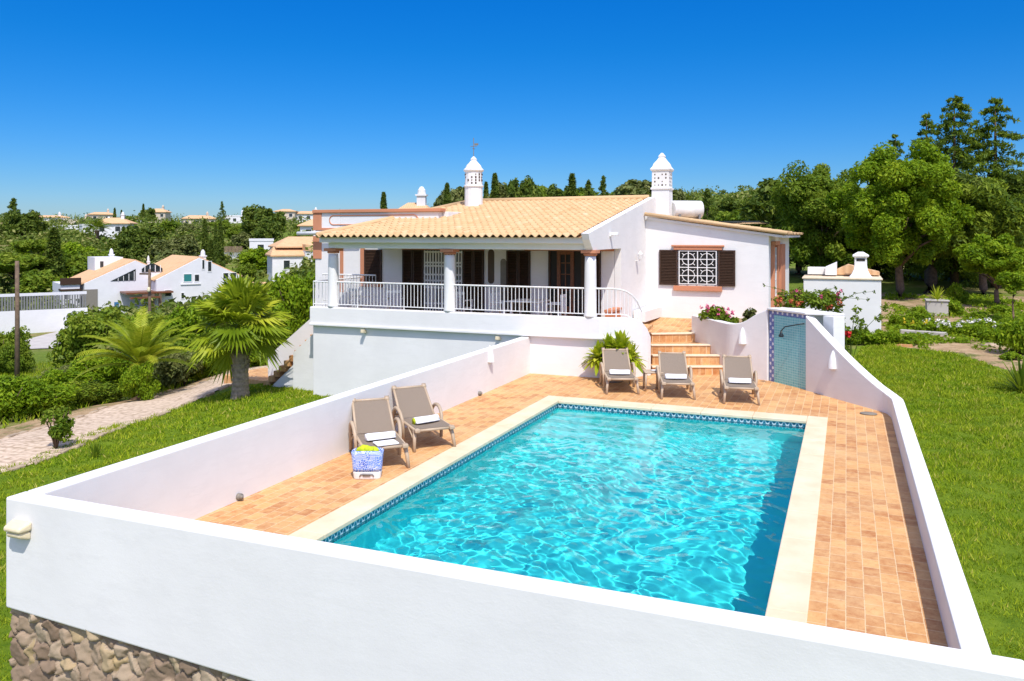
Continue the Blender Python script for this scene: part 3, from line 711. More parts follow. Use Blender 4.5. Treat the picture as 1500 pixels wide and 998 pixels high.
# back wall of the terrace and its left block
m = MB(); m.box(-14.9, -5.94, 22.0, 22.25, .9, 3.30); vb(m, 'back_wall', 'white')
m = MB(); m.box(-15.85, -11.2, 22.26, 30, -1.6, 4.22); m.box(-15.85, -14.905, 22.0, 22.255, -1.6, 4.22); m.box(-14.9, -11.4, 22.004, 22.255, 3.31, 4.22); vb(m, 'block_wall', 'white', bevel=.01)
m = MB(); m.box(-15.92, -11.3, 21.93, 22.3, 4.222, 4.32); m.box(-15.92, -15.6, 21.97, 22.0, 2.75, 3.48); m.box(-15.92, -15.6, 21.97, 22.0, 3.66, 4.22)
m.box(-15.6, -12.0, 21.975, 22.0, 3.66, 3.74); vb(m, 'cornice', 'terracotta', bevel=.008)
m = MB()
def stadium(x0, x1, z0, z1, y, n=10):
    r = (z1 - z0) / 2; c_ = (z0 + z1) / 2; P_ = []
    for k in range(n + 1): a = math.pi / 2 + math.pi * k / n; P_.append((x0 + r + r * math.cos(a), y, c_ + r * math.sin(a)))
    for k in range(n + 1): a = -math.pi / 2 + math.pi * k / n; P_.append((x1 - r + r * math.cos(a), y, c_ + r * math.sin(a)))
    return P_ + [P_[0]]
m.tube(stadium(-15.3, -12.1, 3.84, 4.13, 21.995), .018, 6); vb(m, 'panel_moulding', 'terracotta')
m = MB(); m.tube([(-16.35, 21.75, 3.56), (-14.0, 21.75, 3.60)], .065, 10); vb(m, 'gutter', 'paint', smooth=True)
# eave beam, ceiling, gable
m = MB(); m.box(-13.45, -5.93, 19.28, 19.72, 3.14, 3.44); m.box(-13.6, -5.93, 19.05, 19.30, 3.30, 3.47); vb(m, 'eave_beam', 'white', bevel=.02)
m = MB(); m.box(-13.45, -5.96, 19.73, 21.998, 3.142, 3.2); vb(m, 'terrace_ceiling', 'white')
rz0, ry0, rz1, ry1 = 3.46, 18.88, 4.66, 26.2
m = MB(); sl_ = (rz1 - rz0) / (ry1 - ry0)
m.vprism([(18.98, 3.40), (19.28, 3.14), (22.0, 3.14), (22.0, .9), (33, .9), (33, 3.6), (26.2, 4.74), (18.9, 3.545)], 'x', -5.93, -5.745)
vb(m, 'gable_wall', 'white')
# columns
for x in (-13.40, -9.74, -5.86):
    m = MB(); m.lathe([(.165, 0), (.165, .05), (.15, .09), (.15, .8), (.142, 1.35), (.135, 1.50)], (x, 19.45, 1.481), 24)
    c_ = vb(m, 'column', 'white', smooth=False)
    for p in c_.data.polygons: p.use_smooth = len(p.vertices) == 4
    m = MB(); m.box(x - .19, x + .19, 19.26, 19.64, 3.06, 3.137); m.lathe([(.15, 0), (.175, .03), (.16, .062)], (x, 19.45, 2.995), 20); vb(m, 'capital', 'terracotta', c_)
# roof tiles
def tile_roof(name, P0, U, Vv, wu, wv, clip=None, parent=V, lw=.205, lv=.40, amp=.036):
    P0, U, Vv = np.array(P0, float), np.array(U, float), np.array(Vv, float); N = np.cross(U, Vv); N /= np.linalg.norm(N)
    if N[2] < 0: N = -N
    nu, nv = int(round(wu / lw)), int(math.ceil(wv / lv)); m = MB(); r = np.random.default_rng(5)
    prof = [(k / 10, amp * (math.cos(2 * math.pi * k / 10)) * (1 if .25 <= k / 10 <= .75 else 1.15)) for k in range(11)]
    for j in range(nv):
        u_lo = clip(j * lv) if clip else 0
        for i in range(nu):
            if i * lw < u_lo - .01: continue
            jt = r.normal(0, .006); v = []
            v0, v1 = j * lv - .03, min((j + 1) * lv + .05, wv)
            for a, h in prof:
                v.append(P0 + U * (i + a) * lw + Vv * (v0 + jt) + N * (h + .05 + r.normal(0, .002)))
            for a, h in prof: v.append(P0 + U * (i + a) * lw + Vv * v1 + N * (h * .9 + .018))
            for a, h in prof: v.append(P0 + U * (i + a) * lw + Vv * (v0 + jt) + N * (h * .9 + .026))
            f = [(k, k + 1, 12 + k, 11 + k) for k in range(10)] + [(22 + k, 23 + k, k + 1, k) for k in range(10)]
            m.add(v, f, np.clip(r.normal(.52, .13), 0, 1))
    return vb(m, name, 'rooftile', parent, smooth=True)
sv = np.array((0, ry1 - ry0, rz1 - rz0)); sv /= np.linalg.norm(sv); wv_ = math.hypot(ry1 - ry0, rz1 - rz0)
xl0 = -13.55
rf = tile_roof('roof', (xl0, ry0, rz0), (1, 0, 0), sv, -5.93 - xl0, wv_, clip=lambda s_: 1.25 * s_ / wv_)
m = MB()   # roof deck under the tiles, back slope
m.add([(xl0 + .05, ry0 + .06, rz0 - .01), (-5.94, ry0 + .06, rz0 - .01), (-5.94, ry1, rz1 - .01), (xl0 + 1.3, ry1, rz1 - .01), (-5.94, 33, 3.55), (-11.2, 33, 3.55)],
      [(0, 1, 2, 3), (3, 2, 4, 5)]); vb(m, 'roof_deck', 'farroof', rf)
m = MB(); m.tube([(xl0 + 1.25, ry1, rz1 + .04), (-5.93, ry1, rz1 + .06)], .1, 10); m.tube([(xl0 + .02, ry0, rz0 + .05), (xl0 + 1.25, ry1, rz1 + .04)], .085, 10); vb(m, 'ridge_tiles', 'rooftile', rf, smooth=True)
# right wing
m = MB(); m.vprism([(-5.74, .9), (-2.1, .9), (-2.1, 3.55), (-5.74, 4.06)], 'y', 24.9, 25.15); m.box(-2.35, -2.1, 25.152, 34, .5, 3.5); vb(m, 'wing_wall', 'white')
sw = np.array((-4.05, 0, .58)); lsw = np.linalg.norm(sw); sw /= lsw
wr_ = tile_roof('wing_roof', (-1.62, 24.78, 3.52), (0, 1, 0), sw, 9.2, lsw)
m = MB(); m.add([(-1.68, 24.80, 3.50), (-5.66, 24.80, 4.07), (-5.66, 34, 4.07), (-1.68, 34, 3.50), (-1.68, 24.80, 3.43), (-5.66, 24.80, 4.0), (-5.66, 34, 4.0), (-1.68, 34, 3.43)], [(0, 3, 2, 1), (4, 5, 6, 7), (0, 1, 5, 4), (0, 4, 7, 3)])
vb(m, 'eave_board', 'white', wr_)
m = MB(); m.tube([(-1.58, 24.74, 3.57), (-5.72, 24.74, 4.155)], .062, 10, .7); vb(m, 'verge_tiles', 'rooftile', wr_, smooth=True)
m = MB(); m.box(-3.9, -2.6, 27.5, 31.0, 3.92, 3.97); o = vb(m, 'solar_panel', 'glass')
def framed_window(x0, x1, z0, z1, y, parent=V):
    w_ = vb(MB().box(x0, x1, y - .012, y + .05, z0, z1), 'window', 'glass', parent); return w_
# wing window: grille, shutters, terracotta head and sill
wx0, wx1, wz0, wz1, wy = -4.72, -3.56, 2.02, 3.06, 24.9
w_ = vb(MB().box(wx0, wx1, wy - .01, wy + .04, wz0, wz1), 'window', 'dark')
m = MB(); m.box(wx0 - .14, wx1 + .14, wy - .09, wy - .002, wz1 + .002, wz1 + .13); m.box(wx0 - .2, wx1 + .2, wy - .12, wy - .002, wz1 + .10, wz1 + .15); vb(m, 'window_head', 'terracotta', w_, bevel=.01)
m = MB(); m.box(wx0 - .14, wx1 + .14, wy - .10, wy - .002, wz0 - .19, wz0 - .04); vb(m, 'window_sill', 'terracotta', w_, bevel=.01)
m = MB()
gw, gh = (wx1 - wx0), (wz1 - wz0 - .02); gy = wy - .055
for i in range(5):
    x = wx0 + .03 + (gw - .06) * i / 4; m.box(x - .014, x + .014, gy - .012, gy + .012, wz0 + .01, wz1 - .02)
    z = wz0 + .02 + (gh - .03) * i / 4; m.box(wx0 + .02, wx1 - .02, gy - .011, gy + .011, z - .012, z + .012)
for i in range(2):
    for j in range(2):
        cx_, cz_ = wx0 + .03 + (gw - .06) * (1 + 2 * i) / 4, wz0 + .02 + (gh - .03) * (1 + 2 * j) / 4
        m.tube([(cx_ + .185 * math.cos(a), gy, cz_ + .175 * math.sin(a)) for a in np.linspace(0, 2 * math.pi, 21)], .011, 6)
        for a in (45, 135, 225, 315):
            m.tube([(cx_ + .185 * math.cos(R(a)), gy, cz_ + .175 * math.sin(R(a))), (cx_ + .27 * math.cos(R(a)), gy, cz_ + .25 * math.sin(R(a)))], .011, 6)
vb(m, 'window_grille', 'paint', w_)
def louvre(x0, x1, z0, z1, y, parent, name='shutter', n=None):
    m = MB(); fr = .05; yf = y - .05
    m.box(x0, x0 + fr, yf, y, z0, z1); m.box(x1 - fr, x1, yf, y, z0, z1); m.box(x0 + fr, x1 - fr, yf, y, z0, z0 + fr); m.box(x0 + fr, x1 - fr, yf, y, z1 - fr, z1)
    n = n or int((z1 - z0) / .05)
    for k in range(n):
        z = z0 + fr + (z1 - z0 - 2 * fr) * (k + .5) / n
        m.obox(((x0 + x1) / 2, y - .026, z), ((x1 - x0) / 2 - fr, 0, 0), (0, .018, .016), (0, -.003, .004))
    m.box(x0 + fr, x1 - fr, y - .006, y - .002, z0 + fr, z1 - fr)
    return vb(m, name, 'brown', parent)
louvre(-5.30, wx0 - .02, 1.99, 3.06, wy - .012, w_); louvre(wx1 + .02, -3.04, 1.99, 3.06, wy - .012, w_)
# side window of the wing (facing the garden)
for y0 in (25.6,):
    w2 = vb(MB().box(-2.105, -2.085, y0 + .2, y0 + 1.5, 1.6, 3.1), 'window', 'glass')
    m = MB(); m.box(-2.1, -1.99, y0, y0 + .198, 1.3, 3.2); m.box(-2.1, -1.99, y0 + 1.502, y0 + 1.7, .6, 3.2); m.box(-2.1, -1.95, y0, y0 + 1.7, 3.202, 3.32); m.box(-2.1, -1.97, y0 + .2, y0 + 1.5, 1.45, 1.598); vb(m, 'window_frame', 'terracotta', w2, bevel=.008)
    m = MB(); [m.box(-2.06, -2.04, y0 + .2 + k * .21, y0 + .22 + k * .21, 1.6, 3.1) for k in range(7)]; [m.box(-2.058, -2.042, y0 + .2, y0 + 1.5, 1.6 + k * .25, 1.62 + k * .25) for k in range(7)]; vb(m, 'window_grille', 'paint', w2)
m = MB(); m.box(-2.099, -2.0, 28.6, 30.4, .6, 3.2); vb(m, 'side_door_frame', 'terracotta')
# terrace doors and windows on the back wall (y = 22)
by = 22.0; fl = 1.05; tp = 3.06
w3 = vb(MB().box(-13.98, -13.36, by - .012, by + .03, 2.02, tp), 'window', 'dark')
louvre(-13.98, -13.36, 2.02, tp, by - .014, w3)
m = MB(); m.box(-14.12, -13.982, by - .06, by - .002, 1.92, 3.12); m.box(-14.12, -13.34, by - .08, by - .002, 1.90, 2.0); vb(m, 'window_frame', 'terracotta', w3, bevel=.006)
m = MB(); m.box(-14.88, -14.78, by - .05, by - .002, 1.6, 3.12); vb(m, 'pilaster_strip', 'terracotta')
def shutter_pair(x0, x1, n=2):
    d_ = vb(MB().box(x0, x1, by - .012, by + .03, fl, tp), 'door', 'dark'); w = (x1 - x0) / n
    for k in range(n): louvre(x0 + k * w + .006, x0 + (k + 1) * w - .006, fl + .01, tp, by - .014, d_)
    return d_
shutter_pair(-12.62, -11.88); shutter_pair(-10.56, -9.88); shutter_pair(-9.16, -8.42); shutter_pair(-6.62, -6.32, 1)
d_ = vb(MB().box(-11.86, -10.58, by - .012, by + .03, fl, tp), 'glazed_door', 'dark')
m = MB()
for k in range(14):
    x = -11.84 + 1.24 * k / 13; m.box(x - .022, x + .022, by - .06, by - .03, fl + .02, tp - .02)
for z in (fl + .06, 1.45, 1.93, 2.14, 2.32, 2.58, 2.68, tp - .06): m.box(-11.86, -10.58, by - .056, by - .034, z - .025, z + .025)
vb(m, 'security_grille', 'paint', d_)
m = MB(); m.box(-12.64, -9.86, by - .05, by - .002, tp + .004, 3.135); m.box(-8.6, -5.95, by - .05, by - .002, tp + .004, 3.135); vb(m, 'door_head', 'terracotta')
def niche(x0, x1, z0, z1, mat):
    P_ = stadium(0, z1 - z0, 0, x1 - x0, 0); m = MB()
    pr = [(x0 + p[2], z0 + p[0]) for p in P_[:-1]][::-1]; m.vprism(pr, 'y', by - .01, by + .02); return vb(m, 'wall_niche', mat)
niche(-9.76, -9.56, 2.08, 3.09, 'niche'); niche(-9.36, -9.18, 1.3, 2.82, 'plate')
d_ = vb(MB().box(-7.86, -6.64, by - .012, by + .03, fl, tp), 'glazed_door', 'dark')
m = MB(); fx0, fx1 = -7.60, -7.10
m.box(fx0, fx0 + .1, by - .06, by - .015, fl, tp); m.box(fx1 - .1, fx1, by - .06, by - .015, fl, tp); m.box(fx0 + .1, fx1 - .1, by - .058, by - .015, tp - .1, tp); m.box(fx0 + .1, fx1 - .1, by - .058, by - .015, fl, 1.5)
m.box((fx0 + fx1) / 2 - .014, (fx0 + fx1) / 2 + .014, by - .05, by - .02, 1.5, tp - .1)
for z in (1.95, 2.4, 2.72): m.box(fx0 + .1, fx1 - .1, by - .048, by - .02, z - .012, z + .012)
vb(m, 'door_leaf', 'wood', d_); m = MB(); m.box(-6.88, -6.66, by - .06, by - .014, fl, tp); m.box(-7.86, -7.80, by - .06, by - .014, fl, tp); vb(m, 'door_frame', 'brown', d_)
# small terracotta balustrade by the side opening, low wall by the wing
m = MB(); m.box(-5.95, -5.72, 21.0, 21.98, 1.05, 1.12)
for k in range(8): m.box(-5.93, -5.74, 21.02 + k * .12, 21.08 + k * .12, 1.121, 1.46)
m.box(-5.95, -5.72, 21.0, 21.98, 1.462, 1.52); vb(m, 'terracotta_balusters', 'terracotta')
m = MB(); m.prism([(-5.70, 23.2), (-5.35, 23.2), (-5.25, 24.88), (-5.70, 24.88)], 1.0, 1.32); vb(m, 'low_wall', 'white', bevel=.01)
# railing along the terrace
m = MB()
rl = [(-14.05, 19.42)] + [(x, 19.42) for x in (-12, -10, -8, -6.3)] + [(-5.85 + 1.2 * math.cos(R(a)), 20.40 + .97 * math.sin(R(a))) for a in np.linspace(-90, -20, 9)]
rzt = [2.19] * 9 + [2.17, 2.12, 2.02, 1.86, 1.62]; rl = rl[:14]; rzb = [1.56] * 9 + [1.56, 1.54, 1.44, 1.25, 1.0]
P_ = np.array(rl); cum = np.concatenate(([0], np.cumsum(np.linalg.norm(np.diff(P_, axis=0), axis=1))))
m.tube([(p[0], p[1], z) for p, z in zip(rl, rzt)], .022, 8); m.tube([(p[0], p[1], z) for p, z in zip(rl, rzb)], .014, 6)
nb_ = int(cum[-1] / .105)
for k in range(nb_ + 1):
    s_ = cum[-1] * k / nb_; x, y = np.interp(s_, cum, P_[:, 0]), np.interp(s_, cum, P_[:, 1]); zt, zb = np.interp(s_, cum, rzt), np.interp(s_, cum, rzb)
    post = k % 14 == 0
    if min(abs(x - c) for c in (-13.40, -9.74, -5.86)) < .17: continue
    m.tube([(x, y, zb - (.1 if post else 0)), (x, y, zt)], .014 if post else .0095, 6)
vb(m, 'terrace_railing', 'paint')
m = MB(); m.tube([(-14.05, 19.42, 2.19), (-14.05, 21.9, 2.19)], .02, 8); m.tube([(-14.05, 19.42, 1.2), (-14.05, 20.2, 1.2)], .014, 6)
m.tube([(-15.0, 21.2, 2.30), (-13.1, 21.2, 2.30)], .022, 8); m.tube([(-15.0, 21.2, 1.5), (-13.1, 21.2, 1.5)], .014, 6)
for k in range(18): m.tube([(-15.0 + k * .112, 21.2, 1.5), (-15.0 + k * .112, 21.2, 2.3)], .0095, 6)
for k in range(14): m.tube([(-14.05, 19.5 + k * .17, 1.2), (-14.05, 19.5 + k * .17, 2.19)], .0095, 6)
vb(m, 'stair_railing', 'paint')
# outside stair at the end of the terrace
m = MB(); n = 12
for k in range(n):
    x1 = -14.06 - .19 * k; zt = .90 - .165 * k; m.box(x1 - .22, x1, 20.1, 21.1, zt - .17, zt)
vb(m, 'terrace_stair', 'pavers'); m = MB(); m.add(*(lambda pr: ([(x, 20.09, z) for x, z in pr] + [(x, 21.11, z) for x, z in pr], [(0, 1, 2, 3), (7, 6, 5, 4)] + [(i, (i + 1) % 4, 4 + (i + 1) % 4, 4 + i) for i in range(4)]))([(-14.06, -1.7), (-14.06, .68), (-16.2, -1.18), (-16.2, -1.7)])); vb(m, 'stair_base', 'white')
m = MB(); m.add(*(lambda pr: ([(x, 19.83, z) for x, z in pr] + [(x, 20.08, z) for x, z in pr], [(0, 1, 2, 3, 4), (9, 8, 7, 6, 5)] + [(i, (i + 1) % 5, 5 + (i + 1) % 5, 5 + i) for i in range(5)]))([(-14.06, -1.7), (-14.06, .82), (-14.12, .82), (-15.05, .04), (-15.05, -1.7)]))
m.add(*(lambda pr: ([(x, 21.12, z) for x, z in pr] + [(x, 21.34, z) for x, z in pr], [(0, 1, 2, 3, 4), (9, 8, 7, 6, 5)] + [(i, (i + 1) % 5, 5 + (i + 1) % 5, 5 + i) for i in range(5)]))([(-14.06, -1.7), (-14.06, 1.75), (-14.3, 1.75), (-17.0, -.35), (-17.0, -1.7)]))
vb(m, 'stair_parapet', 'white', bevel=.015)
# chimneys; dark blocks on the heads paint in the shade of pierced holes
def chimney(x, y, zb, zt, w, vane, n):
    H_ = zt - zb; m = MB(); r = w / 2 * (1.0 if n > 8 else 1.38)
    m.lathe([(r * 1.08, 0), (r, .06), (r * .97, H_ * .47), (r * 1.08, H_ * .475), (r * 1.1, H_ * .495), (r * .96, H_ * .505), (r * .94, H_ * .73), (r * 1.08, H_ * .745), (r * 1.12, H_ * .765), (r * 1.0, H_ * .785), (r * .9, H_ * .80), (r * .8, H_ * .84), (r * .5, H_ * .89), (r * .3, H_ * .93), (r * .36, H_ * .945), (r * .3, H_ * .96), (r * .1, H_ * .995), (.0, H_)], (x, y, zb), n)
    c_ = vb(m, 'chimney', 'white')
    m = MB(); rr = r * (.955 if n > 8 else .68)
    cells = [(i, j) for i in range(4 if n <= 8 else 14) for j in range(4)]
    rg = np.random.default_rng(int(-x * 10))
    if n <= 8:
        for fx, fy in ((0, -1), (1, 0), (-1, 0)):
            for i, j in cells:
                if rg.random() < .3: continue
                u = (i - 1.5) * w * .2; z = zb + H_ * (.535 + j * .05); c3 = (x + fx * rr * .985 + (u if fy else 0), y + fy * rr * .985 + (u if fx else 0), z)
                s_ = rg.uniform(.014, .026); m.obox(c3, (s_ if fy else .004, 0 if fy else 0, 0) if fy else (.004, 0, 0), (0, .004 if fy else s_, 0), (0, 0, s_ * 1.2))
    else:
        for i, j in cells:
            if rg.random() < .35: continue
            a = 2 * math.pi * i / 14; z = zb + H_ * (.535 + j * .05); s_ = rg.uniform(.016, .028)
            m.obox((x + rr * math.cos(a), y + rr * math.sin(a), z), (-math.sin(a) * s_, math.cos(a) * s_, 0), (math.cos(a) * .008, math.sin(a) * .008, 0), (0, 0, s_ * 1.2))
    vb(m, 'painted_holes', 'niche', c_)
    if vane:
        m = MB(); m.tube([(x, y, zt - .02), (x, y, zt + .62)], .012, 6); m.tube([(x - .12, y, zt + .34), (x + .12, y, zt + .34)], .01, 6); m.tube([(x, y - .1, zt + .26), (x, y + .1, zt + .26)], .01, 6); m.obox((x + .1, y, zt + .4), (.07, 0, 0), (0, .004, 0), (0, 0, .035))
        vb(m, 'weather_vane', 'plate', c_)
chimney(-11.62, 25.0, 4.2, 6.16, .62, True, 16)
chimney(-5.62, 26.8, 3.9, 6.22, .60, False, 4)
# water tank on the wing roof
tk = thing('water_tank', 'white cylindrical water tank lying on the roof behind the chimney with the square shaft', 'tank', (-4.9, 27.3, 4.02))
m = MB(); ax = np.array((cs * 1.0, .62, 0)); ax /= np.linalg.norm(ax); c0 = np.array((0, 0, .34))
m.tube([c0 - ax * .50, c0 - ax * .48, c0 + ax * .48, c0 + ax * .50], [.22, .29, .29, .22], 26); o = m.build('tank_body', M['paint'], tk)
for p in o.data.polygons: p.use_smooth = len(p.vertices) == 4
for s_ in (-1, 1): m = MB(); m.obox(c0 + ax * s_ * .35 + np.array((0, 0, -.2)), ax * .03, np.cross(ax, (0, 0, 1)) * .24, (0, 0, .16)); m.build('tank_stand', M['grey'], tk)
# lamp and floodlight brackets on the gable wall, cameras under the plinth
wl = thing('wall_lamp', 'white lantern on the gable wall beside the shuttered window', 'lamp', (-5.745, 23.65, 2.75))
m = MB(); m.tube([(0, 0, 0), (.12, 0, .02), (.14, 0, .06)], .015, 6); m.build('lamp_bracket', M['paint'], wl)
m = MB(); m.lathe([(.05, 0), (.075, .12), (.08, .14), (.03, .2), (.01, .24)], (.14, 0, .06), 12); m.build('lantern', M['paint'], wl)
for lab, p in (('small white floodlight high on the gable wall above the terrace opening', (-5.745, 20.85, 3.52)),):
    t_ = thing('floodlight', lab, 'light', p); MB().box(0, .05, -.06, .06, -.05, .05).build('mount', M['paint'], t_, bevel=.01); MB().box(.05, .22, -.05, .05, -.02, .06).build('lamp_head', M['paint'], t_, bevel=.01)
for lab, x in (('beige security camera under the plinth above bare basement wall', -12.33), ('beige security camera under the plinth close to the cone lamp wall', -8.3)):
    t_ = thing('security_camera', lab, 'camera', (x, 19.42, .90), group='security cameras'); MB().tube([(0, 0, .055), (0, 0, -.02)], .03, 10).build('mount', M['cream'], t_)
    MB().obox((.02, -.08, -.05), (.045, 0, 0), (0, .13, -.02), (0, .007, .045)).build('camera_body', M['cream'], t_, bevel=.01)

# ================================================================== THINGS on the deck
def make_lounger():
    t = thing('sun_lounger', 'lounger', 'sun lounger', group='taupe sun loungers round the pool')
    w = .31
    m = MB()
    for s in (-1, 1): m.tube([(s * w, -.92, .33), (s * w, -.4, .345), (s * w, .0, .35), (s * w, .42, .33)], .026, 8)
    m.tube([(-w, -.92, .33), (w, -.92, .33)], .026, 8); m.tube([(-w, .42, .33), (w, .42, .33)], .022, 8); m.tube([(-w, -.1, .34), (w, -.1, .34)], .02, 8)
    m.build('frame', M['taupe_frame'], t, True)
    for s in (-1, 1): m = MB(); m.obox((s * .30, -.93, .335), (.045, 0, 0), (0, .05, 0), (0, 0, .03)); m.build('corner_block', M['taupe_frame'], t, bevel=.015)
    for sx in (-1, 1):
        for y0, y1 in ((-.86, -.95), (.24, .30)):
            m = MB(); m.tube([(sx * .31, y0, .33), (sx * .335, (y0 + y1) / 2, .18), (sx * .35, y1, 0.0)], [.036, .03, .026], 8)
            m.tube([(sx * .335, (y0 + y1) / 2, .16), (sx * .335, y0 + (.26 if y0 < 0 else -.26), .33)], .014, 6)
            m.build('leg', M['taupe_frame'], t, True)
        m = MB(); arc = [(sx * .335, -.36, .05)] + [(sx * (.345 + .02 * math.sin(a)), -.08 - .27 * math.cos(a), .30 + .25 * math.sin(a)) for a in np.linspace(.1, math.pi - .1, 9)] + [(sx * .335, .20, .06)]
        m.tube(arc, .03, 8); m.build('armrest', M['taupe_frame'], t, True)
    def sling(p0, p1, sag, name, parent, wtop=.30):
        n, k = 14, 10; v = []
        p0, p1 = np.array(p0), np.array(p1); nn = np.array((0, -(p1 - p0)[1], (p1 - p0)[0])); nn /= np.linalg.norm(nn)
        for th_ in (0, .008):
            for i in range(n + 1):
                a = i / n; c_ = p0 + (p1 - p0) * a
                for j in range(k + 1):
                    b = j / k * 2 - 1; d_ = -sag * (1 - b * b) * math.sin(math.pi * min(max(a, .06), .94))
                    v.append((b * wtop, c_[0] + nn[1] * (d_ + th_), c_[1] + nn[2] * (d_ + th_)))
        f = [(i * (k + 1) + j, i * (k + 1) + j + 1, (i + 1) * (k + 1) + j + 1, (i + 1) * (k + 1) + j) for i in range(n) for j in range(k)]
        o_ = (n + 1) * (k + 1); f += [tuple(o_ + q for q in reversed(x)) for x in f]
        m = MB(); m.add(v, f); return m.build(name, M['sling'], parent, True)
    sling((-.93, .352), (-.12, .362), .02, 'seat', t)
    b = sling((-.11, .37), (.36, .80), .02, 'backrest', t, .285)
    m = MB()
    for s in (-1, 1): m.tube([(s * .30, -.12, .355), (s * .295, .12, .58), (s * .285, .36, .80)], .022, 8)
    m.tube([(-.285, .36, .80), (.285, .36, .80)], .024, 8); [m.obox((s * .275, .36, .80), (.035, 0, 0), (0, .03, .02), (0, -.015, .03)) for s in (-1, 1)]
    m.tube([(-.26, .2, .64), (-.26, .36, .34)], .014, 6); m.tube([(.26, .2, .64), (.26, .36, .34)], .014, 6)
    m.build('back_frame', M['taupe_frame'], b, True)
    return t
def make_towel():
    t = thing('rolled_towel', 'towel', 'towel', group='white rolled towels on the loungers')
    m = MB(); n = 18; v = []
    for i, x in enumerate(np.linspace(-.23, .23, 13)):
        for k in range(n):
            a = 2 * math.pi * k / n; r = .062 + .004 * math.sin(3 * a + x * 9) - (.006 if i in (0, 12) else 0); v.append((x, r * 1.12 * math.cos(a), .058 + r * .93 * math.sin(a)))
    f = [(i * n + k, i * n + (k + 1) % n, (i + 1) * n + (k + 1) % n, (i + 1) * n + k) for i in range(12) for k in range(n)] + [tuple(range(n - 1, -1, -1)), tuple(range(12 * n, 13 * n))]
    m.add(v, f); m.tube([(x, -.062 * 1.12 - .004, .035) for x in np.linspace(-.225, .225, 5)], .014, 8)
    m.build('roll', M['towel'], t, True)
    return t
LG = make_lounger(); TW = make_towel()
lounge = [((-4.56, 17.58), 22.5, 'taupe sun lounger nearest the leafy plant, beside the small side table', 'white rolled towel on the lounger beside the leafy plant', None),
          ((-3.32, 17.47), 17, 'taupe sun lounger in front of the orange steps, middle of three', 'white rolled towel on the lounger in front of the steps', None),
          ((-2.01, 17.45), 11, 'taupe sun lounger standing alone closest to the tiled shower', 'white rolled towel on the lounger closest to the shower', None),
          ((-6.36, 10.57), 42, 'taupe sun lounger behind the blue and white beach bag', 'white rolled towel on the lounger behind the beach bag, lying over a folded one', None),
          ((-6.22, 11.88), 48, 'taupe sun lounger of the pair by the straight wall, farther from the beach bag', 'white rolled towel with lime green end on a lounger', 'lime')]
for i, ((fx, fy), rz, lab, tlab, extra) in enumerate(lounge):
    o = LG if i == 0 else copy_tree(LG)
    r_ = R(rz); hd = np.array((-math.sin(r_), math.cos(r_))); c_ = np.array((fx, fy)) + hd * .95
    o.location = (*c_, 0.0); o.rotation_euler.z = r_; o['label'] = lab
    tw = TW if i == 0 else copy_tree(TW)
    tp_ = c_ - hd * (.47 if i < 3 else .52); tw.location = (*tp_, .352); tw.rotation_euler.z = r_ + R((-2, 3, 4, 8, 12)[i]); tw['label'] = tlab
    if extra:
        m = MB(); m.tube([(-.238, 0, .058), (-.2305, 0, .058)], .055, 16); m.build('lime_end', M['lime'], tw, True)
m = MB(); m.box(-.17, .17, -.12, .12, 0, .028); o = m.build('folded_towel', M['towel'], None, bevel=.012, seg=3); r_ = R(50)
o.location = (-6.42, 10.68, .362); o.rotation_euler.z = r_; tag(o, 'flat folded white towel under the roll on the lounger behind the beach bag', 'towel')
# side table
t = thing('side_table', 'small taupe resin side table between two sun loungers', 'table', (-4.06, 18.36, 0), R(20))
m = MB(); m.box(-.21, .21, -.21, .21, .40, .43); m.build('tabletop', M['taupe_frame'], t, bevel=.012)
for sx in (-1, 1):
    for sy in (-1, 1): m = MB(); m.tube([(sx * .175, sy * .175, .40), (sx * .19, sy * .19, 0)], [.026, .02], 8); m.build('leg', M['taupe_frame'], t, True)
m = MB(); m.lathe([(.05, 0), (.085, .012), (.09, .02), (.07, .016)], (.03, .02, .43), 16); o = m.build('ashtray', M['paint'], None, True); o.location = (-4.06, 18.36, 0.0); tag(o, 'small pale ashtray on the taupe side table', 'ashtray')
# beach bag
bg_ = thing('beach_bag', 'blue and white patterned beach bag with white base and lime towels inside', 'bag', (-6.40, 10.14, 0), R(24))
def bag_shell(z0, z1, w0, w1, d0, d1, name, mat, parent, n=36, lip=False):
    v = []; rows = 6
    for i in range(rows + 1):
        a = i / rows; w, d = w0 + (w1 - w0) * a, d0 + (d1 - d0) * a
        for k in range(n):
            q = 2 * math.pi * k / n; c_, s_ = math.cos(q), math.sin(q); e = .38
            sag = -.012 * (math.cos(2 * q) if i == rows else 0)
            v.append((math.copysign(abs(c_) ** e, c_) * w, math.copysign(abs(s_) ** e, s_) * d, z0 + (z1 - z0) * a + sag))
    f = [(i * n + k, i * n + (k + 1) % n, (i + 1) * n + (k + 1) % n, (i + 1) * n + k) for i in range(rows) for k in range(n)]
    if not lip: f.append(tuple(range(n - 1, -1, -1)))
    m = MB(); m.add(v, f); o = m.build(name, mat, parent, True)
    s_ = o.modifiers.new('solid', 'SOLIDIFY'); s_.thickness = .006; return o
bag_shell(0.0, .115, .19, .205, .085, .095, 'base_panel', M['paint'], bg_)
bag_shell(.112, .40, .204, .228, .095, .11, 'body', M['bag'], bg_, lip=True)
m = MB()
for s in (-1,): m.tube([(-.10, -.097, .045), (-.085, -.10, .075), (-.05, -.101, .08), (.05, -.101, .08), (.085, -.10, .075), (.10, -.097, .045)], .009, 6)
m.box(-.055, .055, -.104, -.096, .05, .085); m.build('handle', M['grey'], bg_, True)
lt = thing('lime_towel', 'lime green towels bunched in the top of the beach bag', 'towel', (-6.40, 10.14, .30), R(24))
rg = np.random.default_rng(2)
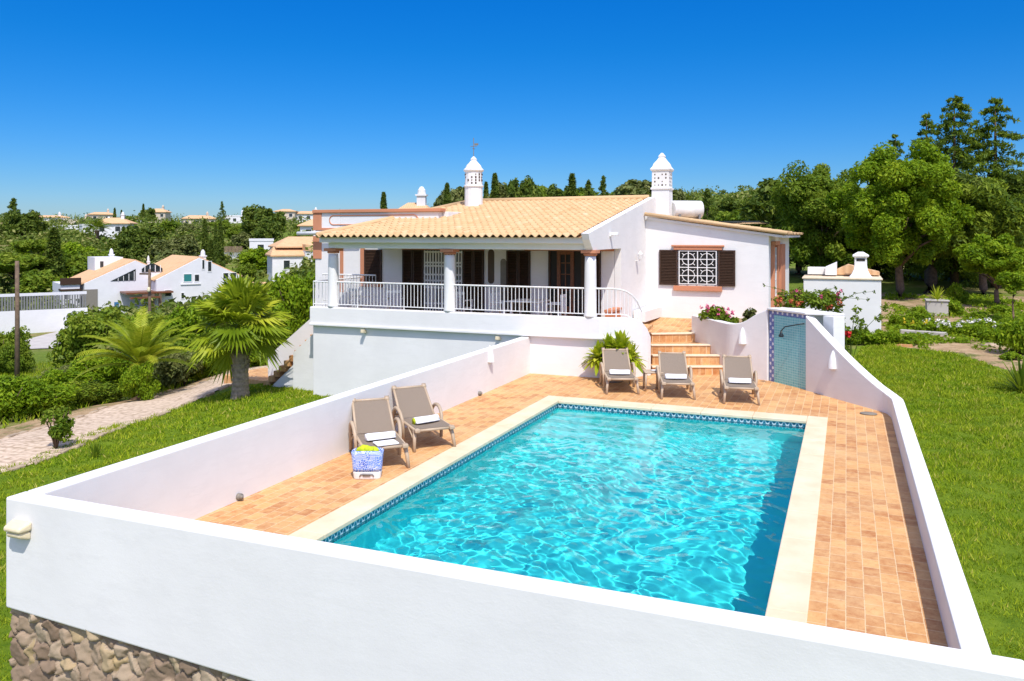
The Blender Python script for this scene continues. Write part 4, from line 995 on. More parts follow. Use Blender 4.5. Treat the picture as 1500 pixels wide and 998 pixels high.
for nm, c_, r0 in (('towel_fold', (-.05, .0, .10), (.11, .075, .07)), ('towel_fold', (.07, .01, .085), (.10, .075, .06)), ('towel_fold', (-.11, .0, .06), (.07, .07, .06)), ('towel_fold', (.02, -.03, .11), (.08, .05, .05))):
    m = MB(); v = []
    for i in range(9):
        p_ = math.pi * i / 8
        for k in range(16):
            q = 2 * math.pi * k / 16; s_ = 1 + .12 * math.sin(3 * q + i) + rg.normal(0, .03)
            v.append((c_[0] + r0[0] * math.sin(p_) * math.cos(q) * s_, c_[1] + r0[1] * math.sin(p_) * math.sin(q) * s_, c_[2] + r0[2] * math.cos(p_) * s_))
    f = [(i * 16 + k, i * 16 + (k + 1) % 16, (i + 1) * 16 + (k + 1) % 16, (i + 1) * 16 + k) for i in range(8) for k in range(16)]
    m.add(v, f); m.build(nm, M['lime'], lt, True)
# white resin chairs and table on the covered terrace
def make_chair():
    t = thing('garden_chair', 'chair', 'chair', group='white chairs on the covered terrace')
    MB().box(-.22, .22, -.22, .22, .42, .45).build('seat', M['paint'], t, bevel=.01)
    m = MB(); m.box(-.22, .22, .20, .23, .82, .90); [m.box(-.2 + k * .1 - .02, -.2 + k * .1 + .02, .205, .225, .45, .82) for k in range(5)]; m.build('backrest', M['paint'], t)
    for sx in (-1, 1):
        for sy in (-1, 1): MB().box(sx * .2 - .02, sx * .2 + .02, sy * .2 - .02, sy * .2 + .02, 0, .42).build('leg', M['paint'], t)
        m = MB(); m.box(sx * .22 - .02, sx * .22 + .02, -.22, .22, .64, .67); m.box(sx * .22 - .018, sx * .22 + .018, -.21, -.17, .45, .64); m.build('armrest', M['paint'], t)
    return t
CH = make_chair()
for i, (x, y, rz, lab) in enumerate([(-13.2, 20.5, 160, 'white resin chair at the stair end of the covered terrace'), (-11.9, 20.3, 200, 'white resin chair behind the railing in front of the white lattice door'),
                                (-9.9, 20.5, 175, 'white resin chair behind the railing below the dark rounded niche'), (-8.6, 20.3, 80, 'white resin chair at the stair side of the terrace table'), (-7.1, 20.4, -90, 'white resin chair between the terrace table and the end column')]):
    o = CH if i == 0 else copy_tree(CH); o.location = (x, y, 1.051); o.rotation_euler.z = R(rz); o['label'] = lab
t = thing('terrace_table', 'white resin table behind the railing before the open glazed door', 'table', (-7.85, 20.4, 1.051))
MB().box(-.45, .45, -.4, .4, .68, .72).build('tabletop', M['paint'], t, bevel=.012)
for sx in (-1, 1):
    for sy in (-1, 1): MB().box(sx * .38 - .025, sx * .38 + .025, sy * .33 - .025, sy * .33 + .025, 0, .68).build('leg', M['paint'], t)
# built-in barbecue
bb = thing('outdoor_barbecue', 'white walled outdoor barbecue with flared chimney and small tiled canopy', 'barbecue', (-.1, 27, .3)); BO = np.array(bb.location)
m = MB(); m.box(-1.22, .95, 26.5, 28.4, -.3, 2.17); m.build('barbecue_wall', M['white'], bb, off=BO, bevel=.02)
m = MB(); m.box(-1.26, .99, 26.46, 28.44, 2.172, 2.225); m.build('coping', M['nosing'], bb, off=BO, bevel=.015)
m = MB(); m.lathe([(.46, 0), (.36, .09), (.28, .22), (.25, .36), (.245, .60), (.32, .62), (.33, .67), (.11, .77)], (.40, 27.2, 2.227), 4); c_ = m.build('chimney', M['white'], bb, off=BO, bevel=.012)
m = MB(); m.box(.28, .52, 27.015, 27.035, 2.72, 2.80); m.build('smoke_vent', M['dark'], c_, off=BO)
m = MB(); m.vprism([(-.28, 2.262), (.95, 2.262), (.95, 2.36), (.05, 2.58), (-.28, 2.42)], 'y', 27.75, 28.6); m.build('tiled_canopy', M['farroof'], bb, off=BO)
m = MB(); m.prism([(-.62, 27.3), (-.28, 27.3), (-.28, 28.3), (-.62, 28.3)], 2.262, [2.5, 2.66, 2.66, 2.5]); m.box(-1.15, -.62, 27.7, 28.3, 2.262, 2.48); m.build('parapet', M['white'], bb, off=BO, bevel=.01)
m = MB(); m.box(.98, 1.75, 26.0, 27.8, -.3, .36); tag(m.build('paved_pad', M['pavers']), kind='structure')

# ================================================================== VEGETATION
def unit(v): return v / (np.linalg.norm(v, axis=-1, keepdims=True) + 1e-9)
def leaves(m, cen, rad, per, size, r, up=.35, elong=1.7, wid=.8, shell=.6, tbias=0.0, flat=1.0, tspread=.22):
    cen = np.asarray(cen, float); N = len(cen); rad = np.broadcast_to(np.asarray(rad, float), (N,))
    c_ = np.repeat(cen, per, 0); rr = np.repeat(rad, per)
    d = unit(r.normal(size=(N * per, 3))); u = r.random(N * per) ** shell * .5 + .5 * r.random(N * per) ** .33
    p = c_ + d * (rr * np.minimum(u, 1))[:, None] * np.array((1, 1, flat))
    n = unit(d * .7 + r.normal(size=d.shape) * .6 + np.array((0, 0, up)))
    t = unit(np.cross(n, r.normal(size=d.shape))); b = np.cross(n, t)
    s = size * r.uniform(.6, 1.25, N * per)
    v = np.stack([p - t * (s * elong * .5)[:, None], p + b * (s * wid * .5)[:, None] + n * (s * .1)[:, None], p + t * (s * elong * .5)[:, None], p - b * (s * wid * .5)[:, None] + n * (s * .1)[:, None]], 1)
    ct = np.repeat(np.repeat(r.normal(.5 + tbias, .14, N), per) + r.normal(0, tspread, N * per), 4)
    k = np.arange(N * per * 4).reshape(-1, 4)
    m.add(v.reshape(-1, 3), k.tolist(), np.clip(ct, 0, 1)); return m
def trunk_mesh(H, r0, r1, limbs, r, lean=(0, 0), spread=1.0, top=None):
    m = MB(); pts = [np.array((lean[0] * (k / 5) ** 1.3 * H + .06 * H * .2 * math.sin(k * 1.7), lean[1] * k / 5 * H, H * k / 5)) for k in range(6)]
    m.tube(pts, [r0 * 1.35] + [r0 + (r1 - r0) * k / 5 for k in range(1, 6)], 9)
    for i in range(limbs):
        a = 2 * math.pi * (i + r.random() * .6) / limbs; h = r.uniform(.55, .95); st_ = pts[0] + (pts[-1] - pts[0]) * h
        L = spread * r.uniform(.6, 1.0); rise = (top or H * .6) * r.uniform(.4, .8)
        e = st_ + np.array((math.cos(a) * L, math.sin(a) * L, rise)); mid = st_ + (e - st_) * .5 + np.array((0, 0, .12 * L))
        m.tube([st_, mid, e], [r1 * .75, r1 * .5, r1 * .18], 6)
    return m
def lobes(n, R_, zc, rzr, r, lo=.45, hi=1.0):
    d = unit(r.normal(size=(n, 3))); q = r.uniform(lo, hi, n)[:, None]
    return d * q * np.array((R_, R_, rzr)) + np.array((0, 0, zc))
def crown_tree(name, label, cat, loc, H, Rc, rzr, zc, nl, lr, per, size, leaf, seed, trunk=(.25, .15), lean=(0, 0), rz=0, group=None, limbs=6, lo=.45, th=None, **kw):
    t = thing(name, label, cat, loc, rz, group); r = np.random.default_rng(seed)
    trunk_mesh(th or (zc - rzr * .35), trunk[0], trunk[1], limbs, r, lean, Rc * .7, rzr).build('trunk', M['bark'], t, True)
    m = MB(); c_ = lobes(nl, Rc, zc, rzr, r, lo); c_[:, 0] += lean[0] * H * .5; c_[:, 1] += lean[1] * H * .5
    leaves(m, c_, lr * r.uniform(.7, 1.2, nl), per, size, r, **kw); m.build('crown', M[leaf], t)
    return t
def conifer(name, label, loc, H, Rb, nb, per, size, leaf, seed, z0=.1, droop=.35, rz=0, group=None, sag=.25, pw=.9):
    t = thing(name, label, 'tree', loc, rz, group); r = np.random.default_rng(seed)
    m = MB(); m.tube([(0, 0, 0), (0, 0, H * .5), (0, 0, H * .98)], [H * .022, H * .013, .02], 8); m.build('trunk', M['bark'], t, True)
    cen, rad = [], []; bm_ = MB()
    for i in range(nb):
        f = (math.floor((i + r.random()) / nb * 20 + .5) / 20.0) if H > 5 else (i + r.random()) / nb; f = min(max(f + r.normal(0, .008), 0), .995); z = H * (z0 + (1 - z0) * f); L = Rb * (1 - f) ** pw * r.uniform(.6, 1.15) + .12
        a = r.random() * 6.283
        n = max(2, int(L / (size * 2.2)))
        for k in range(1, n + 1):
            q = k / n; p = (math.cos(a) * L * q, math.sin(a) * L * q, z - droop * L * q ** 1.4 + .1 * L * q + (.12 * L * (q > .8) * (1 - f)))
            cen.append(p); rad.append(size * (1.5 - .5 * q) + .1 * L * .35)
    m = MB(); leaves(m, cen, rad, per, size, r, up=.2, elong=2.0, wid=.55, flat=.75); m.build('crown', M[leaf], t)
    return t
def cypress(name, label, loc, H, Rw, n, size, leaf, seed, rz=0, group=None):
    t = thing(name, label, 'tree', loc, rz, group); r = np.random.default_rng(seed)
    m = MB(); m.tube([(0, 0, 0), (0, 0, H * .6)], [H * .018, .03], 7); m.build('trunk', M['bark'], t, True)
    f = r.random(n) ** .85; a = r.random(n) * 6.283; w = Rw * np.minimum(1, f * 7 + .35) * (1 - f) ** .62 * (1 + .18 * np.sin(a * 3 + f * 14)) + .04
    rr = w * np.sqrt(r.uniform(.3, 1, n)); p = np.stack([np.cos(a) * rr, np.sin(a) * rr, H * (.03 + .97 * f)], -1)
    m = MB(); leaves(m, p, size * .7, 4, size, r, up=.9, elong=2.2, wid=.6); m.build('crown', M[leaf], t)
    return t
def bush(name, label, loc, Rr, Hh, nl, per, size, leaf, seed, cat='bush', rz=0, group=None, stems=True, tb=0.):
    t = thing(name, label, cat, loc, rz, group); r = np.random.default_rng(seed)
    if stems:
        m = MB(); [m.tube([(0, 0, 0), (math.cos(a) * Rr * .25, math.sin(a) * Rr * .25, Hh * .45), (math.cos(a) * Rr * .55, math.sin(a) * Rr * .55, Hh * .8)], [.03 * Rr + .01, .02 * Rr + .006, .006], 6) for a in np.linspace(0, 5.4, 6)]; m.build('stem', M['bark'], t, True)
    c_ = lobes(nl, Rr * .8, Hh * .52, Hh * .46, r, .3); c_[:, 2] = np.maximum(c_[:, 2], Hh * .1)
    m = MB(); leaves(m, c_, Rr * .32 * r.uniform(.7, 1.25, nl), per, size, r, tbias=tb); m.build('foliage', M[leaf], t)
    return t
def retree(src, label, loc, s=1.0, rz=0.0, sz=None, group=None):
    o = copy_tree(src); o.location = loc; o.rotation_euler.z = rz; o.scale = (s, s, sz or s); o['label'] = label
    if group: o['group'] = group
    return o
def at(px, d, dz=0.0):
    x, y = W(px, d); return (x, y, hz(x, y) + dz)

# ---- big trees behind the barbecue
x, y = W(1318, 37)
crown_tree('broadleaf_tree', 'big rounded bright green tree with forked trunk behind the barbecue', 'tree', (x, y, hz(x, y) - .1), 7.2, 2.85, 2.85, 4.25, 120, .58, 620, .105, 'leaf_bright', 21, (.2, .13), (-.01, 0), limbs=8, th=2.6, lo=.5)
x, y = W(1205, 45)
crown_tree('broadleaf_tree', 'broad mid green tree between the villa wing and the big rounded tree', 'tree', (x, y, hz(x, y) - .1), 7, 2.7, 3.0, 3.8, 100, .68, 480, .13, 'leaf_mid', 22, (.2, .12), limbs=7, th=2.4)
x, y = W(1362, 40)
crown_tree('broadleaf_tree', 'shady dark tree with thick leaning trunk between the rounded tree and the cedars', 'tree', (x, y, hz(x, y) - .1), 6, 2.6, 2.0, 4.2, 60, .7, 360, .13, 'leaf_dark', 23, (.32, .22), (.06, 0), limbs=6, th=3.0)
for i, (px, d, yt, Rb, lab) in enumerate([(1398, 43, 140, 2.9, 'tall dark conifer with blunt top, middle of the conifer group'), (1458, 43, 143, 3.2, 'tall conifer with long open drooping branches beside the frame edge'),
                                          (1357, 47, 166, 2.2, 'shorter pointed conifer rising behind the big rounded tree'), (1312, 52, 196, 1.9, 'small conifer tip peeping over the big rounded tree')]):
    x, y = W(px, d); z = hz(x, y); H = CAM_H - (yt - HY) / F * d - z
    conifer('conifer_tree', lab, (x, y, z - .1), H, Rb, (190, 170, 120, 90)[i], 17, .15, 'leaf_con', 31 + i, .10, .38, group='conifers behind the garden', pw=.62)
x, y = W(1440, 38.5)
crown_tree('cedar_tree', 'yellow tipped spreading evergreen with hanging sprays below the conifers', 'tree', (x, y, hz(x, y) - .1), 6, 2.3, 1.9, 3.6, 75, .55, 260, .15, 'leaf_con', 41, (.2, .12), limbs=6, th=2.0, tbias=.2, up=.1, elong=2.2, wid=.6)
x, y = W(1530, 42)
crown_tree('broadleaf_tree', 'dense dark tree at the lawn side edge of the picture', 'tree', (x, y, hz(x, y) - .1), 6, 3.0, 2.4, 3.6, 70, .7, 240, .2, 'leaf_dark', 43, (.22, .14), limbs=6, th=2.2)
hedgeP = crown_tree('hedge_tree', 'low dark evergreen filling the shade behind the barbecue chimney', 'tree', at(1250, 49), 5, 3.2, 2.6, 2.5, 60, .75, 170, .26, 'leaf_dark', 44, (.18, .1), limbs=5, th=1.2)
for i, (px, d, s, lab) in enumerate([(1170, 50, 1.15, 'dark evergreen directly behind the villa wing eaves'), (1330, 50, 1.2, 'dark evergreen in the deep shade behind the rounded tree trunk'), (1410, 49, 1.25, 'dark evergreen in the deep shade behind the conifers'),
                                     (1490, 48, 1.25, 'dark evergreen behind the small round garden tree'), (1570, 50, 1.1, 'dark evergreen closing the garden beyond the picture edge')]):
    retree(hedgeP, lab, at(px, d), s, i * 1.3, group='dark evergreens in the shade')
hedgeP['group'] = 'dark evergreens in the shade'
# ---- garden bed
x, y = W(1460, 33.5)
crown_tree('garden_tree', 'small round topped bright green tree on a short forked trunk in the flower bed', 'tree', (x, y, hz(x, y)), 3.0, 1.45, .82, 2.05, 60, .36, 330, .10, 'leaf_bright', 51, (.11, .07), limbs=6, th=1.1, flat=.7)
x, y = W(1484, 28.5)
crown_tree('young_tree', 'thin young tree with a staked stem beside the white flowers', 'tree', (x, y, hz(x, y)), 1.7, .42, .34, 1.45, 16, .2, 140, .08, 'leaf_bright', 52, (.035, .025), limbs=4, th=1.2)
bedP = bush('border_plant', 'p', (0, 0, 0), .62, .55, 16, 150, .07, 'leaf_bright', 53, 'plant', group='leafy border plants')
first = True
for px, d, s, sz, lab in [(1222, 24.15, .8, .9, 'leafy green border plant at the foot of the barbecue wall nearest the red flower'), (1246, 24.05, .85, .8, 'leafy border plant under the barbecue wall, second from the red flower'),
                          (1272, 23.95, .9, .85, 'leafy border plant below the barbecue chimney'), (1300, 23.8, .9, .9, 'leafy border plant at the barbecue corner by the paving'), (1325, 23.9, .8, .7, 'leafy border plant beside the concrete edging'),
                          (1345, 27.5, 1.0, .9, 'leafy border plant behind the concrete edging'), (1318, 27.9, .8, .9, 'leafy border plant beside the paved pad'), (1340, 30.3, .75, 1., 'leafy border plant next to the white planter pot'),
                          (1395, 30.8, .95, 1.2, 'tall leafy plant on the far side of the white planter pot'), (1405, 35, .9, 1.6, 'bright upright shrub standing in tree shade beyond the white pot'), (1392, 26.4, .8, .8, 'low leafy plant among white flowers by the edging end'),
                          (1428, 25.4, .9, .8, 'low leafy plant in the middle of the white flowers'), (1455, 24.6, .85, .8, 'low leafy plant at the end of the white flowers'), (1440, 29.5, .9, .6, 'low leafy plant below the small round tree'),
                          (1470, 31, .9, .7, 'low leafy plant between the two small garden trees'), (1494, 22.2, 1.1, 1.5, 'dark rounded shrub by the soil path edge'), (1478, 21.4, .55, .7, 'small tuft plant in bare soil at the lawn edge'), (1410, 24.3, .5, .5, 'tiny tuft at the lawn edge by the bare soil')]:
    if first: o = bedP; o.location = at(px, d); o.scale = (s, s, s * sz); o['label'] = lab; first = False
    else: o = retree(bedP, lab, at(px, d, -.03), s, random.random() * 6, s * sz)
def flower_clump(name, label, loc, n, rad, zc, pet, fs, seed, leaf='leaf_mid', stem=True, lf=.07, H=None):
    t = thing(name, label, 'flowers', loc); r = np.random.default_rng(seed)
    m = MB(); leaves(m, np.stack([r.normal(0, rad * .45, 26), r.normal(0, rad * .45, 26), r.uniform(.1, .9, 26) * zc], -1), rad * .25, 45, lf, r); m.build('foliage', M[leaf], t)
    m = MB()
    for i in range(n):
        p = np.array((r.normal(0, rad * .5), r.normal(0, rad * .5), zc * r.uniform(.8, 1.2)))
        leaves(m, [p], fs, 16, fs * .9, r, up=.8, elong=1.0, wid=.9)
    m.build('blossoms', M[pet], t); return t
for px, d, lab, sd in [(1372, 26.6, 'white flowers nearest the concrete edging', 1), (1390, 26.0, 'white flowers beside the edging clump', 2), (1415, 25.9, 'white flowers in the bed, middle clump', 3), (1440, 26.6, 'white flowers behind the low leafy plant below the round tree', 4), (1460, 25.8, 'white flowers near the young tree stem', 5)]:
    f_ = flower_clump('white_flowers', lab, at(px, d), 13, .55, .34, 'petal_white', .06, 60 + sd, 'leaf_bright'); f_['group'] = 'white flowers in the bed'
flower_clump('yellow_flowers', 'yellow flowers in the leafy border below the barbecue', at(1345, 26), 8, .4, .4, 'petal_yellow', .05, 71, 'leaf_bright')
pl_ = thing('planter_pot', 'pale square concrete pot standing in the garden bed', 'pot', at(1372, 31)); m = MB(); m.prism([(-.36, -.36), (.36, -.36), (.36, .36), (-.36, .36)], 0, .55); o = m.build('pot_body', M['potclay'], pl_, bevel=.02)
m = MB(); m.box(-.40, .40, -.40, .40, .552, .62); m.build('pot_rim', M['potclay'], pl_, bevel=.02)
def rosette(m, n, L, w, r, el0=80, el1=5, droop=.35, c=(0, 0, 0), tb=.5):
    for i in range(n):
        a = i * 2.39996; f = (i + .5) / n; el = R(el0 + (el1 - el0) * f) ; l_ = L * r.uniform(.75, 1.1)
        d = np.array((math.cos(a) * math.cos(el), math.sin(a) * math.cos(el), math.sin(el))); s_ = np.array((-math.sin(a), math.cos(a), 0)); v = []
        for k in range(6):
            q = k / 5; p = np.array(c) + d * l_ * q - np.array((0, 0, droop * l_ * q ** 2.2 * math.cos(el))); ww = w * (.5 + .9 * q) * (1 - q ** 3) + .002
            v += [p - s_ * ww, p + np.array((0, 0, -.25 * ww)), p + s_ * ww]
        fc = [(3 * k + j, 3 * k + j + 1, 3 * k + 4 + j, 3 * k + 3 + j) for k in range(5) for j in range(2)]
        m.add(v, fc, float(np.clip(r.normal(tb, .25), 0, 1)))
    return m
sp = thing('spiky_plant', 'spiky leafed plant growing in the pale concrete pot', 'plant', at(1372, 31, .58)); rosette(MB(), 46, .62, .028, np.random.default_rng(4)).build('leaves', M['leaf_lime'], sp)
ag = thing('agave_plant', 'blue green spiky agave on the lawn at the picture edge', 'plant', at(1497, 17.4)); rosette(MB(), 80, .85, .03, np.random.default_rng(5), 85, 0, .25).build('leaves', M['leaf_mid'], ag)
m = MB()
for k in range(3): x, y = W(1352, 25.6); m.obox((x - .42 + k * .43, y + .13 - k * .13, hz(x, y) + .08), (.21, -.065, 0), (.03, .1, 0), (0, 0, .10))
tag(m.build('stone_edging', M['potclay'], bevel=.02), 'grey concrete edging block between lawn and white flowers', 'edging')
for k, (px, d, s) in enumerate([(1395, 24.8, .3), (1380, 25.3, .22), (1450, 23.6, .26)]):
    x, y = W(px, d); m = MB(); m.lathe([(s * .9, 0), (s, .06), (s * .8, .12), (0, .15)], (0, 0, -.04), 9); o = m.build('garden_stone', M['stone_kerb'], None, True); o.location = (x, y, hz(x, y)); tag(o, ('pale flat stone in the soil at the edging end', 'smaller stone touching the concrete edging', 'flat stone at the bare soil edge towards the agave')[k], 'stone')
gc = np.random.default_rng(57); cen, rad = [], []
while len(cen) < 520:
    px, d = gc.uniform(1300, 1560), math.exp(gc.uniform(math.log(22), math.log(44))); x, y = W(px, d)
    if not poly_inside(np.array([x]), np.array([y]), [(.3, 26.2), (2.7, 25.2), (3.5, 22.9), (5.2, 20.6), (9.5, 18.1), (16, 15), (24, 34), (14, 44), (1, 44), (-1.5, 30)])[0]: continue
    if math.sin(x * 1.3 + .4) + math.sin(y * .9 + x * .5) + gc.normal(0, .5) < .1 or (.8 < x < 2.0 and 25.5 < y < 27.7): continue
    cen.append((x, y, hz(x, y) + .05)); rad.append(gc.uniform(.16, .42))
m = MB(); leaves(m, cen, rad, 46, .075, gc, flat=.42, tspread=.25); tag(m.build('ground_cover', M['leaf_bright']), kind='stuff')
# ---- flowers round the shower and steps
geranium = flower_clump('geranium', 'pink geranium on the planter wall beside the garden steps', (-3.30, 22.30, 1.14), 11, .42, .42, 'petal_pink', .055, 81, 'leaf_mid')
flower_clump('geranium', 'smaller pink geranium low behind the dip of the planter rim', (-2.88, 22.0, 1.12), 7, .3, .30, 'petal_pink', .05, 82, 'leaf_mid')
flower_clump('small_shrub', 'small grey green shrub against the white wall behind the planter rim', (-2.35, 22.6, 1.14), 2, .25, .42, 'petal_white', .03, 83, 'leaf_olive')
bv = thing('bougainvillea', 'sprawling bougainvillea with rust and pink bracts above the turquoise shower', 'plant', (-.95, 20.8, 1.72)); r = np.random.default_rng(84)
m = MB(); leaves(m, np.stack([r.uniform(-.6, .75, 60), r.uniform(-.1, .6, 60), r.uniform(.0, .36, 60) ** 1.0], -1), .16, 38, .065, r); m.build('foliage', M['leaf_mid'], bv)
m = MB(); leaves(m, np.stack([np.concatenate((r.normal(-.35, .12, 9), r.normal(.55, .15, 5))), r.uniform(-.15, .3, 14), r.uniform(.02, .25, 14)], -1), .08, 26, .06, r, up=.6, elong=1.1); m.build('rust_bracts', M['petal_orange'], bv)
m = MB(); leaves(m, np.stack([r.uniform(-.6, .9, 9), r.uniform(-.1, .3, 9), r.uniform(.2, .5, 9)], -1), .05, 14, .055, r, up=.6, elong=1.1); m.build('pink_bracts', M['petal_pink'], bv)
m = MB(); tw_ = []
for k in range(13):
    s_ = np.array((r.uniform(-.5, .9), r.uniform(0, .3), .1)); e_ = s_ + np.array((r.uniform(-.6, 1.3) if k > 2 else -.9, r.uniform(-.2, .3), r.uniform(.05, .55))); md = (s_ + e_) / 2 + np.array((0, 0, .12))
    m.tube([s_, md, e_], [.008, .006, .003], 5); tw_ += [s_ + (md - s_) * .8, md, (md + e_) / 2, e_]
leaves(m, tw_, .045, 7, .045, r); m.build('twigs', M['leaf_dark'], bv)
hb = thing('hibiscus', 'leggy hibiscus with one red flower between the shower pier and the barbecue', 'plant', (.05, 21.0, .2)); r = np.random.default_rng(85)
m = MB(); tw_ = []
for k in range(9):
    a = r.uniform(-.6, 1.0); e_ = np.array((a, r.uniform(-.1, .3), r.uniform(.7, 1.75))); m.tube([(0, 0, 0), e_ * np.array((.3, .3, .6)), e_], [.012, .009, .004], 5); tw_ += [e_ * np.array((.4, .4, .7)), e_ * .85, e_]
m.build('stem', M['leaf_dark'], hb); m = MB(); leaves(m, tw_, .11, 24, .07, r); m.build('foliage', M['leaf_mid'], hb)
m = MB(); leaves(m, [(-.02, -.25, .98)], .085, 40, .09, r, up=.2, elong=1.1, wid=1.0); m.build('flower', M['petal_red'], hb)
# ---- leafy plant in a low pot under the terrace plinth
pp = thing('leafy_plant', 'big lime green leafy plant in a pale pot under the rounded terrace end', 'plant', (-5.22, 19.1, 0)); r = np.random.default_rng(90)
MB().lathe([(.26, 0), (.32, .30), (.34, .32), (.30, .34), (.28, .30)], (0, 0, 0), 22).build('pot', M['potclay'], pp, True)
m = MB()
for c_, n, L in (((.22, .05, .74), 50, .56), ((-.34, .05, .52), 40, .50), ((.46, -.02, .55), 30, .46), ((0, .1, .58), 34, .45), ((-.1, .1, .78), 26, .4)): rosette(m, int(n * 1.5), L, .07, r, 84, -25, .4, c_)
m.build('leaves', M['leaf_lime'], pp)
m = MB(); [m.tube([(0, 0, .25), c_], .025, 6) for c_ in ((.22, -.05, .76), (-.34, -.02, .54), (.46, -.02, .56), (0, .1, .58), (-.1, .1, .78))]; m.build('stem', M['bark'], pp)

# ---- fan palm
def fan_leaf(m, base, d, L, r, pet, tint, droop):
    d = d / np.linalg.norm(d); s_ = np.cross(d, (0, 0, 1.)); s_ = s_ / (np.linalg.norm(s_) + 1e-6); n = np.cross(s_, d)
    hub = base + d * pet + np.array((0, 0, -droop * .15 * pet)); m.tube([base, base + d * pet * .5, hub], [.028, .02, .014], 5, tint * .8)
    if n[2] < 0: n = -n
    dd = d * math.cos(droop) - n * math.sin(droop); n = n * math.cos(droop) + d * math.sin(droop)
    K = 26; v = [hub]; f = []
    angs = np.linspace(-R(112), R(112), K + 1)
    dirs = [math.cos(a) * dd + math.sin(a) * s_ + n * (.18 * math.cos(a) + (.05 if k % 2 else -.05)) for k, a in enumerate(angs)]
    for k, q in enumerate(dirs): v.append(hub + q * L * .56 * (1 - .18 * abs(angs[k]) / 2))
    for k in range(K):
        q = unit((dirs[k] + dirs[k + 1])[None])[0]; l_ = L * r.uniform(.9, 1.08) * (1 - .22 * abs(angs[k]) / 2)
        tip = hub + q * l_ + np.array((0, 0, -L * r.uniform(.08, .24))); v.append(tip)
        f.append((0, k + 1, K + 2 + k, k + 2))
    m.add(v, f, np.clip(tint + r.normal(0, .06, len(v)), 0, 1))
fp = thing('fan_palm', 'fan palm with thick tapering trunk and broad split fans on the lawn below the terrace', 'palm', (-15.96, 18.61, hz(-15.96, 18.61) - .05)); r = np.random.default_rng(101)
m = MB(); TH = 1.9
prof = []
for k in range(30):
    z = TH * k / 29; rr = .235 - .055 * k / 29 + (.045 * math.exp(-z * 6)) + (.016 if k % 2 else 0) + (.03 if k > 15 else 0) * (k % 3 == 0)
    prof.append((rr, z))
m.lathe(prof, (0, 0, 0), 18)
for k in range(60):
    a = r.random() * 6.28; z = r.uniform(.75, TH); m.obox((math.cos(a) * .20, math.sin(a) * .20, z), (-math.sin(a) * .05, math.cos(a) * .05, 0), (math.cos(a) * .02, math.sin(a) * .02, .02), (math.cos(a) * .05, math.sin(a) * .05, .13))
m.build('trunk', M['palmbark'], fp)
m = MB()
for i in range(44):
    a = i * 2.39996 + r.normal(0, .2); f_ = i / 43; el = R(84 - 108 * f_ ** 1.0) + r.normal(0, .16)
    d = np.array((math.cos(a) * math.cos(el), math.sin(a) * math.cos(el), math.sin(el)))
    fan_leaf(m, np.array((0, 0, TH + .05 + .25 * (1 - f_))), d, r.uniform(.85, 1.05), r, r.uniform(.5, .85), float(np.clip(r.normal(.42, .22), .05, 1)), R(8 + 30 * f_) + r.normal(0, .22))
m.build('fronds', M['leaf_palm'], fp)
m = MB()
for k in range(16):
    a = r.random() * 6.28; fan_leaf(m, np.array((0, 0, TH - .05)), np.array((math.cos(a), math.sin(a), -1.6)), .4, r, .2, .9, .3)
m.build('dead_fronds', M['leaf_olive'], fp)
# ---- date palm(s)
def date_palm(name, label, loc, TH, L, n, seed, leaf='leaf_palm', tr=.25, seg=16, wl=.32):
    t = thing(name, label, 'palm', loc); r = np.random.default_rng(seed)
    MB().tube([(0, 0, 0), (0, 0, TH * .5), (0, 0, TH)], [tr * 1.15, tr, tr * 1.05], 12).build('trunk', M['bark'], t)
    m = MB()
    for i in range(n):
        a = i * 2.39996 + r.normal(0, .15); el = R(86 - 66 * (i / n) ** .8) + r.normal(0, .08); l_ = L * r.uniform(.85, 1.1); tint = float(np.clip(r.normal(.45, .2), 0, 1))
        dh = np.array((math.cos(a), math.sin(a), 0)); s_ = np.array((-math.sin(a), math.cos(a), 0)); pts = []
        for k in range(seg + 1):
            q = k / seg; e = el - q ** 1.5 * R(62); pts.append((pts[-1] if k else np.array((0, 0, TH))) + (dh * math.cos(e) + np.array((0, 0, math.sin(e)))) * l_ / seg)
        m.tube(pts, [.022 * (1 - .8 * k / seg) for k in range(seg + 1)], 4, tint)
        for k in range(2, seg):
            tg = pts[k + 1] - pts[k]; tg = tg / np.linalg.norm(tg); up_ = np.cross(s_, tg); ll = wl * l_ * math.sin(math.pi * (k / seg) ** .7) ** .6 * .55 + .03
            for h in (0, .5):
                b = pts[k] + (pts[k + 1] - pts[k]) * h
                for sd in (-1, 1):
                    dr = unit((s_ * sd * .75 + tg * .75 - up_ * .0 + np.array((0, 0, -.12)))[None])[0]; e_ = b + dr * ll * r.uniform(.85, 1.1) + np.array((0, 0, -.1 * ll)); w_ = tg * ll * .045 + .004 * tg
                    m.add([b - w_, (b + e_) / 2 - w_ * 1.4, e_, (b + e_) / 2 + w_ * 1.4, b + w_], [(0, 1, 2, 3, 4)], float(np.clip(tint + r.normal(0, .1), 0, 1)))
    m.build('fronds', M[leaf], t); return t
date_palm('date_palm', 'young feathery date palm arching among the shrubs beyond the cobbled path', at(205, 27, -.1), 1.25, 2.1, 34, 111)
date_palm('date_palm', 'distant date palm in front of the pale house on the slope', at(142, 190, .2), 2.6, 3.4, 44, 112, 'leaf_mid', .5, 9, .5)
